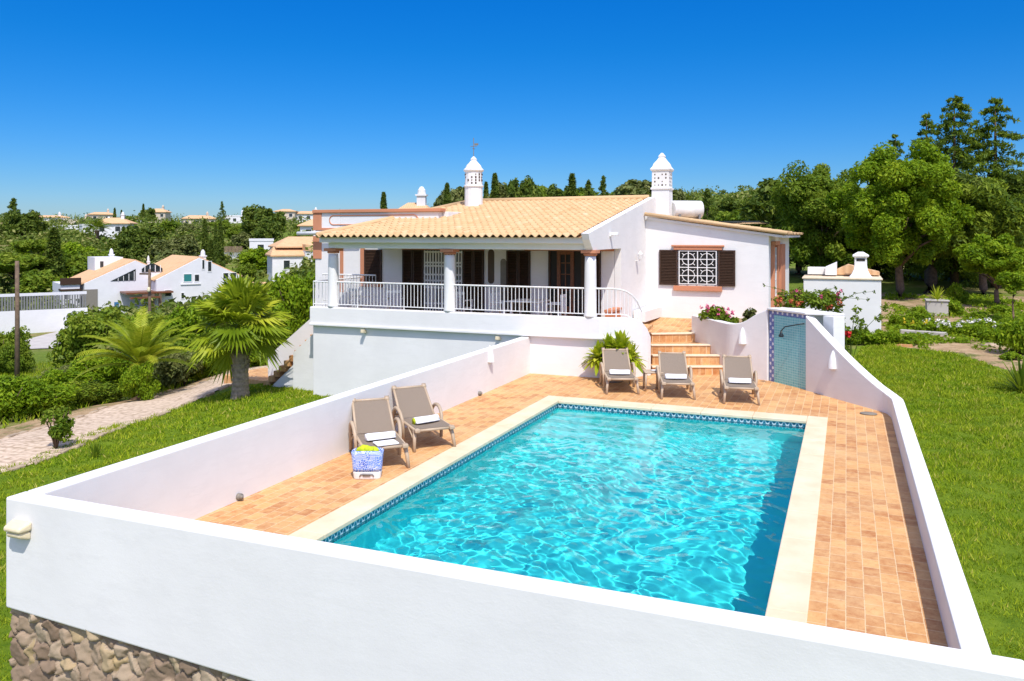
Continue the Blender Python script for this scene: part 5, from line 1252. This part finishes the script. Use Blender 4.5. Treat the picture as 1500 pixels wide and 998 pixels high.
# ---- near shrubs on the slope beside the path
nb1 = bush('shrub', 's', (0, 0, 0), 1.25, 1.7, 30, 400, .09, 'leaf_bright', 121, 'shrub', group='shrubs on the slope beyond the path')
nb2 = bush('shrub', 's', (0, 0, 0), 1.3, 1.8, 34, 360, .085, 'leaf_bright', 122, 'shrub', group='shrubs on the slope beyond the path')
nb3 = bush('shrub', 's', (0, 0, 0), 1.4, 2.0, 34, 380, .10, 'leaf_mid', 123, 'shrub', group='shrubs on the slope beyond the path')
nb4 = bush('shrub', 's', (0, 0, 0), 1.2, 1.4, 26, 260, .10, 'leaf_olive', 124, 'shrub', group='shrubs on the slope beyond the path')
used = set()
def shrub(src, px, d, ytop, wd, lab):
    x, y = W(px, d); z = hz(x, y) - .1; H0 = {id(nb1): 1.7, id(nb2): 1.8, id(nb3): 2.0, id(nb4): 1.4}[id(src)]
    sz = max(.25, (CAM_H - (ytop - HY) / F * d - z) / (H0 * 1.05))
    if id(src) not in used: used.add(id(src)); o = src; o['label'] = lab
    else: o = copy_tree(src); o['label'] = lab
    o.location = (x, y, z); o.rotation_euler.z = random.random() * 6.28; o.scale = (wd, wd, sz)
for row in [
    (nb1, 6, 23.6, 548, .95, 'bright leafy shrub at the picture edge beside the cobbled path'), (nb2, 60, 24.4, 562, 1.0, 'mid green shrub second from the picture edge along the path'), (nb3, 135, 26.4, 556, .72, 'dark low shrub with a rounded top right beside the path'),
    (nb1, 206, 25.7, 532, .5, 'neat round bright shrub at the foot of the date palm'), (nb1, 104, 28.5, 540, 1.0, 'bright leafy shrub behind the dark low shrub'), (nb2, 150, 29.5, 514, 1.0, 'mid green shrub uphill of the round bright shrub'),
    (nb4, 40, 28.5, 562, 1.1, 'grey green scrubby bush behind the shrubs at the picture edge'), (nb4, 180, 31, 500, 1.1, 'grey green scrubby bush behind the date palm fronds'), (nb2, 243, 31, 520, .9, 'mid green shrub on the palm side of the soil verge'),
    (nb4, 268, 30, 510, .9, 'grey green bush between the two palms'), (nb2, 295, 31, 505, .95, 'mid green shrub behind the fan palm trunk'), (nb3, 255, 35, 490, 1.1, 'dark shrub uphill between the palms'),
    (nb3, 140, 47, 446, 1.8, 'large dark bush in front of the neighbouring white house'), (nb3, 172, 50, 455, 1.7, 'dark rounded bush beside the large one below the white house'), (nb3, 5, 46, 476, 1.25, 'dark conifer like bush behind the nearer wooden pole'), (nb3, 20, 45, 496, .7, 'dark bush by the bend of the pale road'),
    (nb2, 205, 48, 458, 1.4, 'feathery mid green bush below the veranda of the white house'), (nb1, 290, 44, 446, 1.5, 'bright bush below the gable of the white house'), (nb2, 320, 46, 430, 1.5, 'mid green bush behind the fan palm crown'), (nb3, 345, 40, 430, 1.4, 'dark bush hidden partly by the fan palm crown'),
    (nb2, 440, 33, 392, 1.2, 'leafy green bush against the terrace stair parapet'), (nb3, 412, 38, 430, 1.3, 'dark bush rising behind the terrace stair'), (nb2, 458, 42, 402, 1.3, 'mid green bush against the villa corner'), (nb4, 78, 40, 540, .7, 'low straw coloured bush in the meadow by the pole'), (nb4, 112, 41, 530, .8, 'low straw coloured bush in the meadow by the large dark bush'), (nb2, 375, 31, 512, .8, 'small shrub at the top of the cobbled path'),
    (nb3, 240, 46, 455, 1.5, 'dark bush on the slope behind the date palm'), (nb1, 325, 34, 480, 1.0, 'bright shrub behind the fan palm fronds')]:
    shrub(*row)
bush('young_shrub', 'small open shrub with thin stems on the lawn edge near the path', at(82, 18.4), .48, 1.05, 14, 85, .07, 'leaf_mid', 131, 'shrub')
tf = thing('grass_tuft', 'spiky grass tuft on the lawn outside the straight wall', 'plant', at(140, 17.6)); rosette(MB(), 40, .42, .012, np.random.default_rng(6), 88, 45, .3).build('blades', M['leaf_mid'], tf)
# ---- wooden poles
for px, d, zt, lab in ((25, 40, 2.25, 'weathered wooden pole standing in the meadow near the picture edge'), (219, 58, 1.1, 'wooden utility pole with a small transformer in front of the white house')):
    x, y = W(px, d); zb = hz(x, y); t = thing('wooden_pole', lab, 'pole', (x, y, zb)); m = MB(); m.tube([(0, 0, -.3), (.02, 0, (zt - zb) * .5), (.0, 0, zt - zb)], [.12, .105, .09], 10); m.build('post', M['polewood'], t, True)
    if px > 100: MB().box(-.9, .1, -.05, .05, zt - zb - .4, zt - zb - .28).build('crossarm', M['polewood'], t); m = MB(); m.lathe([(.1, 0), (.12, .1), (.1, .3), (.04, .35)], (.12, -.18, zt - zb - 1.6), 10); m.build('insulator', M['cream'], t, True)

# ================================================================== HOUSES on the slope
def frame_at(name, label, px, d, yaw=0.0, dz=0.0, cat='house', group=None):
    x, y = W(px, d); a = math.atan2(-(cs * (px - CX) / F * d - sn * d), (sn * (px - CX) / F * d + cs * d))
    return thing(name, label, cat, (x, y, hz(x, y) + dz), a + R(yaw), group)
def win(t, x0, x1, z0, z1, y, mat='glass', fr='paint', side='front'):
    w_ = MB().box(x0, x1, y - .03, y + .05, z0, z1).build('window', M[mat], t)
    m = MB(); f = .07; m.box(x0 - f, x1 + f, y - .05, y - .002, z0 - f * 1.4, z0 - .002); m.box(x0 - f, x0 - .002, y - .05, y - .002, z0, z1); m.box(x1 + .002, x1 + f, y - .05, y - .002, z0, z1); m.box(x0 - f, x1 + f, y - .05, y - .002, z1 + .002, z1 + f)
    m.build('frame', M[fr], w_); return w_
def gable_house(t, x0, x1, y0, y1, zb, ze0, zr, ze1, xr, wall='pale_wall', over=.3):
    m = MB(); m.vprism([(x0, zb), (x1, zb), (x1, ze1), (xr, zr), (x0, ze0)], 'y', y0, y1); m.build('wall', M[wall], t)
    def slope(xa, za, xb, zb_):
        d = np.array((xb - xa, zb_ - za)); L = np.linalg.norm(d); d /= L; n = np.array((-d[1], d[0])) * (1 if xb > xa else -1)
        p = [np.array((xa, za)) - d * over, np.array((xb, zb_))]; th_ = .16
        pr = [tuple(p[0] + n * .01), tuple(p[1] + n * .01), tuple(p[1] + n * th_), tuple(p[0] + n * th_)]
        if xb < xa: pr = pr[::-1]
        m = MB(); m.vprism(pr, 'y', y0 + .35, y1 + .2); return m.build('roof', M['farroof'], t)
    return slope(x0, ze0, xr, zr), slope(x1, ze1, xr, zr)
def far_chimney(t, x, y, z0, z1, w=.6, mat='pale_wall'):
    m = MB(); m.box(x - w / 2, x + w / 2, y - w / 2, y + w / 2, z0, z1); m.box(x - w * .65, x + w * .65, y - w * .65, y + w * .65, z1 + .002, z1 + .15); m.lathe([(w * .5, 0), (w * .45, .4), (w * .2, .7), (0, .75)], (x, y, z1 + .152), 10); return m.build('chimney', M[mat], t)
# neighbouring white house (units metres; 12 px of the photo per metre)
nh = frame_at('white_house', 'white two storey neighbouring house with orange gable roofs and a brown veranda', 222, 100, 13, -.6)
zb = -1.0
gable_house(nh, .2, 10.4, -1.5, 11, zb, 4.3, 6.9, 4.5, 5.3)
gable_house(nh, -7.2, 1.4, 1.0, 12, zb, 4.0, 6.6, 5.2, -1.6)
m = MB(); m.box(-9.6, -7.62, 1.5, 8, zb, 4.0); m.box(-4.9, -1.6, 8, 13, zb, 6.9); m.build('flat_wing', M['pale_wall'], nh)
m = MB(); m.box(-9.7, -7.5, 1.2, 2.6, 3.2, 3.4); m.box(-9.7, -7.5, 1.3, 1.4, 3.9, 4.7); m.build('pergola', M['brown'], nh)
for x0, x1, z0, z1, y, mt in [(3.4, 4.3, 4.0, 4.9, -1.5, 'teal'), (4.7, 5.2, 4.0, 4.8, -1.5, 'glass'), (8.2, 8.8, 4.2, 4.9, -1.5, 'glass'), (9.1, 9.8, 4.2, 4.9, -1.5, 'glass'), (1.2, 1.9, 2.3, 3.0, -1.5, 'glass'), (3.1, 3.4, 1.9, 2.6, -1.5, 'glass'),
                              (1.6, 2.3, -.3, 1.0, -1.5, 'glass'), (6.3, 6.7, 5.2, 6.4, -1.5, 'glass'), (5.6, 5.85, 5.5, 6.6, -1.5, 'glass'), (-9.3, -8.8, 2.2, 2.9, 1.5, 'glass'), (-4.3, -3.9, 5.6, 6.4, 8.0, 'glass')]:
    win(nh, x0, x1, z0, z1, y, mt)
for pr in ([(-4.4, 4.2), (-1.6, 4.2), (-1.6, 5.6)], ):
    m = MB(); m.vprism(pr, 'y', .95, 1.05); w_ = m.build('window', M['glass'], nh); m = MB(); [m.box(-3.6 + k * .6, -3.54 + k * .6, .90, .948, 4.2, 4.2 + (.8 + k * .6) * .42) for k in range(4)]; m.build('frame', M['paint'], w_)
m = MB(); m.vprism([(-.9, 5.2)] + [(-.9 + 2.4 * k / 8, 5.3 + .9 * math.sin(math.pi * (k + 1) / 10)) for k in range(9)][::1] + [(1.5, 5.2)], 'y', .93, 1.05); o = m.build('window', M['glass'], nh)
m = MB(); [m.box(-.6 + k * .6, -.52 + k * .6, .88, .928, 5.2, 6.0) for k in range(4)]; m.build('frame', M['paint'], o)
m = MB(); m.box(-3.4, 1.9, -2.6, .9, 2.75, 2.95); m.box(-3.0, .3, -3.0, -2.4, 2.2, 2.4); m.build('veranda_roof', M['wood'], nh)
m = MB(); [m.box(x - .15, x + .15, -2.6, -2.3, zb, 2.7) for x in (-.4, .4)]; m.box(-1.6, -.56, -2.55, -2.35, 2.0, 2.7); m.build('veranda_column', M['polewood'], nh)
m = MB(); m.box(-6.2, -1.4, -2.2, -2.0, zb, 1.1); m.build('yard_wall', M['pale_wall'], nh); m = MB(); m.box(-7.4, -5.8, .93, 1.0, .6, 3.3); m.build('garage_door', M['plate'], nh)
m = MB(); m.box(-4.6, -4.1, -2.25, -2.21, -.3, 1.9); m.build('blue_door', simple('blue_door', (.04, .16, .32)), nh)
m = MB(); m.box(3.0, 5.4, -1.62, -1.502, 3.6, 3.75); m.build('balcony_ledge', M['pale_wall'], nh); m = MB(); m.box(2.7, 4.6, -1.55, -1.502, zb, .9); m.build('garage_door', M['cream_wall'], nh)
far_chimney(nh, 6.2, .3, 6.2, 7.0, .6); far_chimney(nh, -2.6, 10, 6.9, 7.1, .5); far_chimney(nh, 1.0, 6, 5.4, 6.2, .3)
# second neighbouring house
h2 = frame_at('white_house', 'white two storey house with orange hip roof and chimney beside the villa corner', 430, 130, 8, -1.3)
def hip(t, x0, x1, y0, y1, ze, zr, inset, over=.5, name='roof', mat='farroof'):
    x0 -= over; x1 += over; y0 -= over; y1 += over; ym = (y0 + y1) / 2; m = MB()
    m.add([(x0, y0, ze), (x1, y0, ze), (x1, y1, ze), (x0, y1, ze), (x0 + inset, ym, zr), (x1 - inset, ym, zr), (x0, y0, ze - .2), (x1, y0, ze - .2), (x1, y1, ze - .2), (x0, y1, ze - .2)],
          [(0, 1, 5, 4), (1, 2, 5), (2, 3, 4, 5), (3, 0, 4), (6, 7, 1, 0), (7, 8, 2, 1), (8, 9, 3, 2), (9, 6, 0, 3), (9, 8, 7, 6)]); return m.build(name, M[mat], t)
zb2 = -1.5
m = MB(); m.box(-3.6, 1.2, -3, 4, zb2, 4.6); m.box(1.22, 6.5, -4, 6, zb2, 5.3); m.box(-2.6, 1.2, 4.02, 9, zb2, 5.9); m.box(1.22, 6.5, 6.02, 9, zb2, 5.9); m.build('wall', M['pale_wall'], h2)
hip(h2, -3.6, 2.6, -3, 4.2, 4.65, 5.9, .9, .3); hip(h2, -2.6, 6.5, -1.0, 9, 5.95, 7.5, 2.6, .3); m = MB(); m.vprism([(1.22, 5.302), (6.5, 5.302), (6.5, 5.5), (1.22, 6.3)], 'y', -4.2, -.9); m.build('roof', M['farroof'], h2); far_chimney(h2, 3.6, .5, 6.4, 8.3, .8)
for x0, x1, z0, z1 in [(-1.9, -1.0, 2.5, 3.8), (-2.4, -1.5, .0, 1.2), (-.9, -.2, .0, 1.2)]: win(h2, x0, x1, z0, z1, -3.0)
m = MB(); m.box(-4.5, .5, -5.0, -4.8, zb2, -.2); m.build('garden_wall', M['terracotta'], h2)
# boundary wall with grey picket fence
bw = frame_at('boundary_wall', 'long white boundary wall topped by a grey picket fence in front of the far shrubs', 40, 76, 4, 1.0, cat='wall')
m = MB(); m.box(-8, 5.0, 0, .3, -1.4, 1.15); m.box(-8, 5.0, .5, .6, 2.45, 2.72); m.build('wall_body', M['pale_wall'], bw); m = MB(); [m.box(-8 + k * .22, -7.86 + k * .22, .1, .16, 1.152, 2.44) for k in range(59)]; m.build('picket_fence', M['grey'], bw)
# far houses on the crest
def far_house(label, px, d, w, dp, h, roof='hip', wall='pale_wall', yaw=0, dz=0., nwin=3, rise=1.3, chim=True, rows=1, mat='farroof'):
    t = frame_at('hillside_house', label, px, d, yaw, dz - (2.3 if d > 220 else .6 if d > 100 else 0), group='houses on the far slope')
    if d > 220: w, dp, h, rise = w * .8, dp * .8, h * .85, rise * .8
    MB().box(-w / 2, w / 2, 0, dp, -3, h).build('wall', M[wall], t)
    if roof == 'hip': hip(t, -w / 2, w / 2, 0, dp, h + .21, h + .2 + rise, min(w, dp) * .4, .5, mat=mat)
    else: m = MB(); m.box(-w / 2 - .1, w / 2 + .1, -.1, .2, h + .002, h + .5); m.box(-w / 2 - .1, w / 2 + .1, dp - .2, dp + .1, h + .002, h + .5); m.box(-w / 2 - .1, -w / 2 + .2, .202, dp - .202, h + .002, h + .5); m.box(w / 2 - .2, w / 2 + .1, .202, dp - .202, h + .002, h + .5); m.build('parapet', M[wall], t)
    for rr in range(rows):
        for k in range(nwin):
            x = -w / 2 + w * (k + .5 + .12 * math.sin(k * 5 + px)) / nwin; z = h - 1.9 - rr * 2.8; win(t, x - .6, x + .6, z, z + 1.2, 0, 'glass')
    if chim: far_chimney(t, w * .25, dp * .4, h - .2, h + rise + .8, .8, wall)
    return t
far_house('low pale house with flat pink roof behind the big rounded tree on the crest', 76, 330, 15, 9, 3.0, 'hip', 'pale_wall', 5, 1.8, 3, 1.0)
far_house('cream house with two dark windows on the crest', 112, 330, 16, 9, 3.6, 'flat', 'cream_wall', -5, 1.5, 3)
far_house('pinkish house with brown balcony and pale roof next to the twin cypresses', 150, 335, 12, 9, 4.2, 'hip', 'cream_wall', 6, 2.2, 2, 1.2)
far_house('long white house half hidden below the crest houses', 92, 262, 13, 8, 3.6, 'flat', 'pale_wall', -6, .4, 2, 1.0, False)
far_house('white house with dark roof and terraces behind the distant date palm', 148, 235, 12, 8, 3.4, 'flat', 'pale_wall', 8, 1.0, 3)
far_house('small white house with orange roof beside the distant date palm', 163, 205, 8, 7, 3.2, 'hip', 'pale_wall', -15, 1.2, 2, 1.4)
far_house('house with bright orange roof behind the single tall cypress', 229, 340, 9, 8, 4.5, 'hip', 'cream_wall', -20, 2.6, 2, 1.8)
far_house('tiny white house between the cypress and the orange roofed house', 205, 345, 5, 6, 3.0, 'hip', 'pale_wall', 0, 2.0, 1, 1.0, False)
far_house('long low terracotta roofed house below the tall tiered conifer', 293, 318, 15, 9, 3.6, 'hip', 'cream_wall', 6, 1.8, 4, 1.6)
far_house('white flat roofed house beside the long terracotta roofed one', 345, 322, 11, 9, 4.4, 'flat', 'pale_wall', -8, 1.6, 3)
far_house('pink house with white lower storey next to the large dark tree', 417, 300, 9, 9, 7.0, 'hip', 'cream_wall', -10, .8, 2, 1.1, False, 2)
far_house('white house with long orange roof just before the villa corner', 453, 305, 13, 9, 6.0, 'hip', 'pale_wall', 4, 1.5, 3, 1.2, True, 1)
far_house('small white building stepped into the slope below the large dark tree', 383, 165, 4.6, 4, 2.6, 'flat', 'pale_wall', 0, 1.4, 1, .6, False)
far_house('white house with orange roof cut off by the villa corner trim', 460, 175, 6, 6, 3.2, 'hip', 'pale_wall', -14, 1.0, 2, 1.4, False)
far_house('ochre roofed house at the foot of the scrub below the second neighbouring house', 358, 118, 9, 5, 2.0, 'hip', 'cream_wall', 0, -1.2, 2, .8, False)
pg = frame_at('pergola_wall', 'white garden wall with striped bamboo awning on the slope', 340, 168, 0, 0, 'wall'); MB().box(-2.0, 2.0, 0, .3, -1, 1.8).build('wall_body', M['pale_wall'], pg)
m = MB(); [m.obox((-1.9 + k * .27, -.2, 2.4), (.09, 0, 0), (0, .5, .6), (0, -.03, .03)) for k in range(15)]; m.build('awning_slats', M['polewood'], pg)
far_house('small orange roofed house with white chimney behind the villa parapet', 605, 75, 2.4, 3, 5.8, 'hip', 'pale_wall', -10, -.6, 1, .9, True)
far_house('white rounded dome roofed outbuilding behind the villa parapet', 622, 62, 1.6, 2, 4.7, 'flat', 'pale_wall', 0, -.4, 1, .5, False)

# ================================================================== TREES on the slope (one by one)
G1 = 'trees on the far slope'
tA = crown_tree('round_tree', 't', 'tree', (0, 0, 0), 9, 4.4, 3.6, 5.0, 70, 1.15, 100, .55, 'leaf_dark', 201, (.35, .2), group=G1, th=3)
tB = crown_tree('round_tree', 't', 'tree', (0, 0, 0), 8, 4.0, 3.2, 4.4, 64, 1.1, 95, .55, 'leaf_mid', 202, (.3, .2), group=G1, th=2.6)
tC = crown_tree('round_tree', 't', 'tree', (0, 0, 0), 7, 3.8, 2.9, 3.9, 60, 1.1, 95, .55, 'leaf_olive', 203, (.3, .2), group=G1, th=2.2)
tU = crown_tree('umbrella_pine', 't', 'tree', (0, 0, 0), 8, 5.2, 1.5, 5.6, 80, 1.0, 100, .45, 'leaf_mid', 204, (.35, .2), group=G1, th=4.6, flat=.6, tbias=.15)
tG = crown_tree('round_tree', 't', 'tree', (0, 0, 0), 7, 3.8, 2.9, 3.9, 60, 1.1, 95, .5, 'leaf_bright', 205, (.3, .2), group=G1, th=2.2)
tY = cypress('cypress_tree', 't', (0, 0, 0), 10, 1.0, 900, .35, 'leaf_dark', 206, group='slender cypresses on the slope')
tK = conifer('conifer_tree', 't', (0, 0, 0), 10, 3.2, 60, 14, .42, 'leaf_dark', 207, .08, .1, group=G1, pw=.9)
usedt = set()
def plant(src, px, d, ytop, lab, wide=1.0, dz=-.4):
    H0 = {id(tA): 8.8, id(tB): 7.9, id(tC): 7.0, id(tU): 7.6, id(tG): 7.0, id(tY): 10.0, id(tK): 10.0}[id(src)]
    x, y = W(px, d); z = hz(x, y) + dz; s = max(.15, (CAM_H - (ytop - HY) / F * d - z) / H0)
    if id(src) not in usedt: usedt.add(id(src)); o = src; o['label'] = lab
    else: o = copy_tree(src); o['label'] = lab
    o.location = (x, y, z); o.rotation_euler.z = random.random() * 6.28; o.scale = (s * wide, s * wide, s)
for row in [
    (tA, 35, 200, 308, 'big dark rounded tree on the crest at the picture edge', 1.15), (tK, 20, 235, 292, 'open wispy conifer behind the big dark rounded tree', 1.1), (tC, 2, 210, 330, 'grey green tree at the very picture edge below the crest', 1.0),
    (tU, 55, 150, 349, 'bright flat topped umbrella pine below the big dark rounded tree', 1.25), (tU, 20, 118, 368, 'wide dark edged umbrella pine above the boundary wall', 1.25), (tG, 42, 160, 352, 'yellow green tree in front of the crest trees', 1.1), (tY, 79, 118, 336, 'dark broad cypress beside the umbrella pines', 1.35),
    (tG, 108, 150, 355, 'bright green tree between the dark cypress and the distant palm', 1.2), (tB, 100, 122, 372, 'mid green tree behind the flat wing of the white house', 1.1), (tB, 62, 105, 395, 'mid green tree between umbrella pine and boundary wall', 1.1), (tG, 95, 104, 408, 'bright green tree touching the white house terrace', .8), (tB, 125, 135, 367, 'mid green tree above the white house flat wing', 1.0), (tB, 150, 140, 367, 'mid green tree above the orange roof of the white house', 1.0),
    (tA, 207, 165, 328, 'large dark olive tree above the roofs of the white house', 1.2), (tA, 185, 160, 342, 'dark tree leaning on the large dark olive tree', .9), (tC, 240, 150, 352, 'grey green scrubby tree beside the large dark olive tree', 1.1), (tC, 268, 155, 345, 'grey green tree above the gable of the white house', 1.1), (tC, 255, 130, 368, 'pale olive tree right behind the gable chimney', 1.2),
    (tY, 168, 300, 305, 'left one of the twin cypresses on the crest', 1.0), (tY, 178, 300, 308, 'right one of the twin cypresses on the crest', 1.0), (tY, 210, 300, 299, 'single tall cypress on the crest', 1.0), (tA, 217, 320, 304, 'small dark round tree beside the single tall cypress', .9), (tB, 190, 290, 316, 'bushy tree between the twin cypresses and the single one', 1.1),
    (tK, 325, 320, 296, 'tall tiered conifer rising from the terracotta roofs', .75), (tA, 384, 200, 300, 'large dark tree standing out on the crest between roofs', 1.05), (tB, 372, 205, 318, 'mid green tree attached to the large dark crest tree', 1.0), (tA, 392, 190, 322, 'dark lower tree under the large dark crest tree', .9),
    (tY, 300, 160, 322, 'slender cypress in the middle of the scrub', .8), (tY, 323, 150, 326, 'tallest slender cypress beside the bamboo awning', .8), (tY, 309, 140, 352, 'short cypress above the gable of the white house', 1.1), (tY, 316, 158, 330, 'thin cypress behind the tallest slender one', .7), (tB, 345, 210, 330, 'mid green tree above the bamboo awning', 1.1), (tC, 300, 220, 330, 'grey green tree under the long terracotta roof', 1.2), (tC, 275, 230, 328, 'olive tree below the orange roofed house', 1.3), (tB, 250, 240, 322, 'mid green tree below the orange roof house on the crest', 1.2), (tB, 322, 235, 322, 'mid green tree under the white flat roofed house', 1.2), (tC, 355, 190, 340, 'olive tree between awning and large dark tree', 1.0),
    (tG, 378, 140, 363, 'bright spreading tree between the two white houses', 1.2), (tG, 398, 150, 368, 'bright tree beside the second white house wall', 1.0), (tB, 360, 135, 385, 'mid green tree below the bright spreading tree', 1.0), (tG, 410, 220, 330, 'green tree terrace below the pink house', 1.2), (tB, 440, 210, 328, 'green tree below the long orange roof', 1.2), (tA, 430, 180, 345, 'dark tree behind the orange hip roof', 1.0), (tG, 445, 175, 338, 'bright tree behind the hip roof chimney', 1.1), (tB, 125, 250, 326, 'mid green tree under the cream crest house', 1.2), (tG, 110, 225, 338, 'bright tree under the long white house', 1.0), (tB, 180, 230, 322, 'mid green tree under the twin cypresses', 1.2),
    (tY, 562, 140, 283, 'lone cypress over the villa parapet', .9), (tY, 655, 110, 270, 'cypress beside the chimney with the weather vane', .9), (tC, 668, 118, 275, 'grey green tree between cypress and the weather vane chimney', .8), (tY, 725, 105, 256, 'tall cypress just beyond the weather vane chimney', .9), (tY, 712, 112, 268, 'cypress half behind the weather vane chimney', .8), (tC, 738, 108, 270, 'grey green tree by the tall cypress over the ridge', .8), (tA, 768, 104, 259, 'dark tree with a rounded top over the middle of the ridge', .6), (tB, 780, 106, 270, 'mid green tree beside the dark one over the ridge', .6), (tA, 756, 108, 266, 'small dark tree over the ridge between cypress and round top', .6),
    (tB, 803, 112, 271, 'low mid green tree over the ridge', .7), (tA, 823, 108, 270, 'dark bushy tree over the ridge next to a cypress', .8), (tY, 838, 106, 256, 'dark cypress over the ridge towards the square chimney', 1.1), (tK, 862, 110, 266, 'small tiered conifer over the ridge', .8), (tK, 884, 112, 260, 'pointed conifer over the ridge', .7), (tB, 848, 118, 274, 'mid green tree behind the ridge conifers', 1.0), (tB, 900, 120, 278, 'low tree behind the ridge before the broad olive tree', .9),
    (tC, 935, 105, 264, 'broad olive coloured tree behind the ridge end', 1.3), (tC, 985, 110, 275, 'olive tree behind the square chimney', .8), (tK, 1036, 78, 279, 'open conifer above the wing roof', .9), (tB, 1020, 84, 295, 'mid green tree behind the water tank', 1.0), (tA, 1060, 90, 290, 'dark tree above the wing roof, nearer the water tank', 1.2), (tB, 1088, 95, 291, 'mid green tree above the wing roof, middle of the row', 1.2), (tA, 1110, 80, 300, 'dark tree above the wing roof next to the garden trees', 1.2), (tB, 1075, 72, 308, 'lower mid green tree directly above the wing eaves', 1.1), (tB, 1135, 70, 300, 'mid green tree between the wing eaves and the garden trees', 1.1), (tA, 1085, 330, 281, 'small dark tree on the far right hand hilltop', .8), (tC, 1045, 120, 300, 'olive tree behind the row above the wing roof', 1.2),
]:
    src, px, d, yt, lab, wide = row
    lab = lab.replace('left one of the twin cypresses', 'twin cypress nearer the pinkish house').replace('right one of the twin cypresses', 'twin cypress nearer the orange roofed house').replace('far right hand hilltop', 'dry hilltop beyond the wing')
    plant(src, px, d, yt, lab, wide)
# undergrowth on the slopes: one uncountable mass
r = np.random.default_rng(301); m = MB(); cen, rad = [], []
hp_ = [(o.location.x, o.location.y) for o in bpy.data.objects if o.parent is None and o.get('category') == 'house' and o.name != 'villa']
for i in range(3400):
    px = r.uniform(-350, 470) if i % 10 < 7 else r.uniform(470, 1250); d = math.exp(r.uniform(math.log(44), math.log(420)))
    if px > 470 and d < 62 or px > 1050 and d > 240: continue
    x, y = W(px, d)
    if any((x - a) ** 2 + (y - b) ** 2 < 12 ** 2 for a, b in hp_[:2]) or any((x - a) ** 2 + (y - b) ** 2 < 8 ** 2 for a, b in hp_[2:]): continue
    if -60 < px < 200 and 42 < d < 84: continue
    # keep the view to houses standing behind open
    s = r.uniform(.8, 1.7) * (1 + d / 260); z = hz(x, y)
    for k in range(4): cen.append((x + r.normal(0, s * .6), y + r.normal(0, s * .6), z + s * r.uniform(.1, .75))); rad.append(s * r.uniform(.5, .8))
leaves(m, cen, rad, 15, .62, r, elong=1.4)
tag(m.build('hillside_scrub', leafmat('scrub_leaves', [(0, (.05, .085, .015)), (.4, (.12, .18, .025)), (.7, (.21, .25, .05)), (1, (.34, .33, .11))], .3)), kind='stuff')

# ================================================================== GRASS blades (uncountable)
def grass(name, poly, n, h, w, lift, seed):
    r = np.random.default_rng(seed); p = np.array(poly); x0, y0 = p.min(0); x1, y1 = p.max(0)
    # denser close to the camera
    X = r.uniform(x0, x1, n * 3); Y = r.uniform(y0, y1, n * 3); D = np.hypot(X, Y)
    keep = poly_inside(X, Y, poly) & (r.random(n * 3) < np.clip((14 / D) ** 1.2, .12, 1)); X, Y, D = X[keep][:n], Y[keep][:n], D[keep][:n]
    Z = terrain(X, Y) + lift; k = len(X); cl = np.sin(X * 5.3 + 1.3 * np.sin(Y * 4.1)) * np.sin(Y * 6.1 + 1.1 * np.sin(X * 3.7))
    a = r.random(k) * 6.283; sc = np.clip(D / 13, .8, 2.2); hh = h * r.uniform(.5, 1.3, k) * (1 + .6 * cl) * sc ** .5; ww = w * r.uniform(.7, 1.4, k) * sc
    lean = r.normal(0, .55, (k, 2)) * hh[:, None]
    b = np.stack([X, Y, Z], -1); s_ = np.stack([np.cos(a) * ww, np.sin(a) * ww, np.zeros(k)], -1); tp_ = b + np.stack([lean[:, 0], lean[:, 1], hh], -1)
    v = np.stack([b - s_, b + s_, tp_], 1).reshape(-1, 3); t = np.repeat(np.clip(r.normal(.45, .24, k) + .2 * cl + (r.random(k) < .02) * .6, 0, 1), 3)
    m = MB(); m.add(v, np.arange(3 * k).reshape(-1, 3).tolist(), t); return tag(m.build(name, M['grass']), kind='stuff')
grass('grass', [(1.02, 5), (1.02, 17.6), (-.5, 19.7), (0, 21.6), (.4, 25.2), (.8, 26.1), (2.7, 25.05), (3.55, 22.8), (5.1, 20.6), (9.5, 18), (11, 12), (8, 5)], 240000, .055, .0075, .02, 401)
grass('grass', [(-7.78, 5), (-7.78, 19.4), (-13.9, 19.4), (-13.9, 20.5), (-16.5, 20.8), (-17.5, 18.8), (-17.2, 15.0), (-16.1, 12.0), (-16.6, 8), (-16, 4)], 110000, .06, .009, .015, 402)
r = np.random.default_rng(403)
m = MB(); X, Y = r.uniform(-46, -19, 60000), r.uniform(10, 46, 60000); keep = np.abs(np.sin(X * .8) * np.cos(Y * .7) + .3 * r.normal(size=60000)) > .25; X, Y = X[keep], Y[keep]
pth = np.array(pathC)[:, :2]; dp = np.min([np.hypot(X - a, Y - b) for a, b in zip(np.interp(np.linspace(0, 5, 60), range(6), pth[:, 0]), np.interp(np.linspace(0, 5, 60), range(6), pth[:, 1]))], axis=0); kp = dp > 2.6; X, Y = X[kp], Y[kp]
Z = terrain(X, Y); k = len(X); a = r.random(k) * 6.28; hh = r.uniform(.08, .3, k); ww = .02
v = np.stack([np.stack([X - np.cos(a) * ww, Y - np.sin(a) * ww, Z], -1), np.stack([X + np.cos(a) * ww, Y + np.sin(a) * ww, Z], -1), np.stack([X + r.normal(0, .08, k), Y + r.normal(0, .08, k), Z + hh], -1)], 1).reshape(-1, 3)
m.add(v, np.arange(3 * k).reshape(-1, 3).tolist(), np.repeat(np.clip(r.normal(.55, .25, k), 0, 1), 3)); tag(m.build('meadow_grass', M['grass']), kind='stuff')
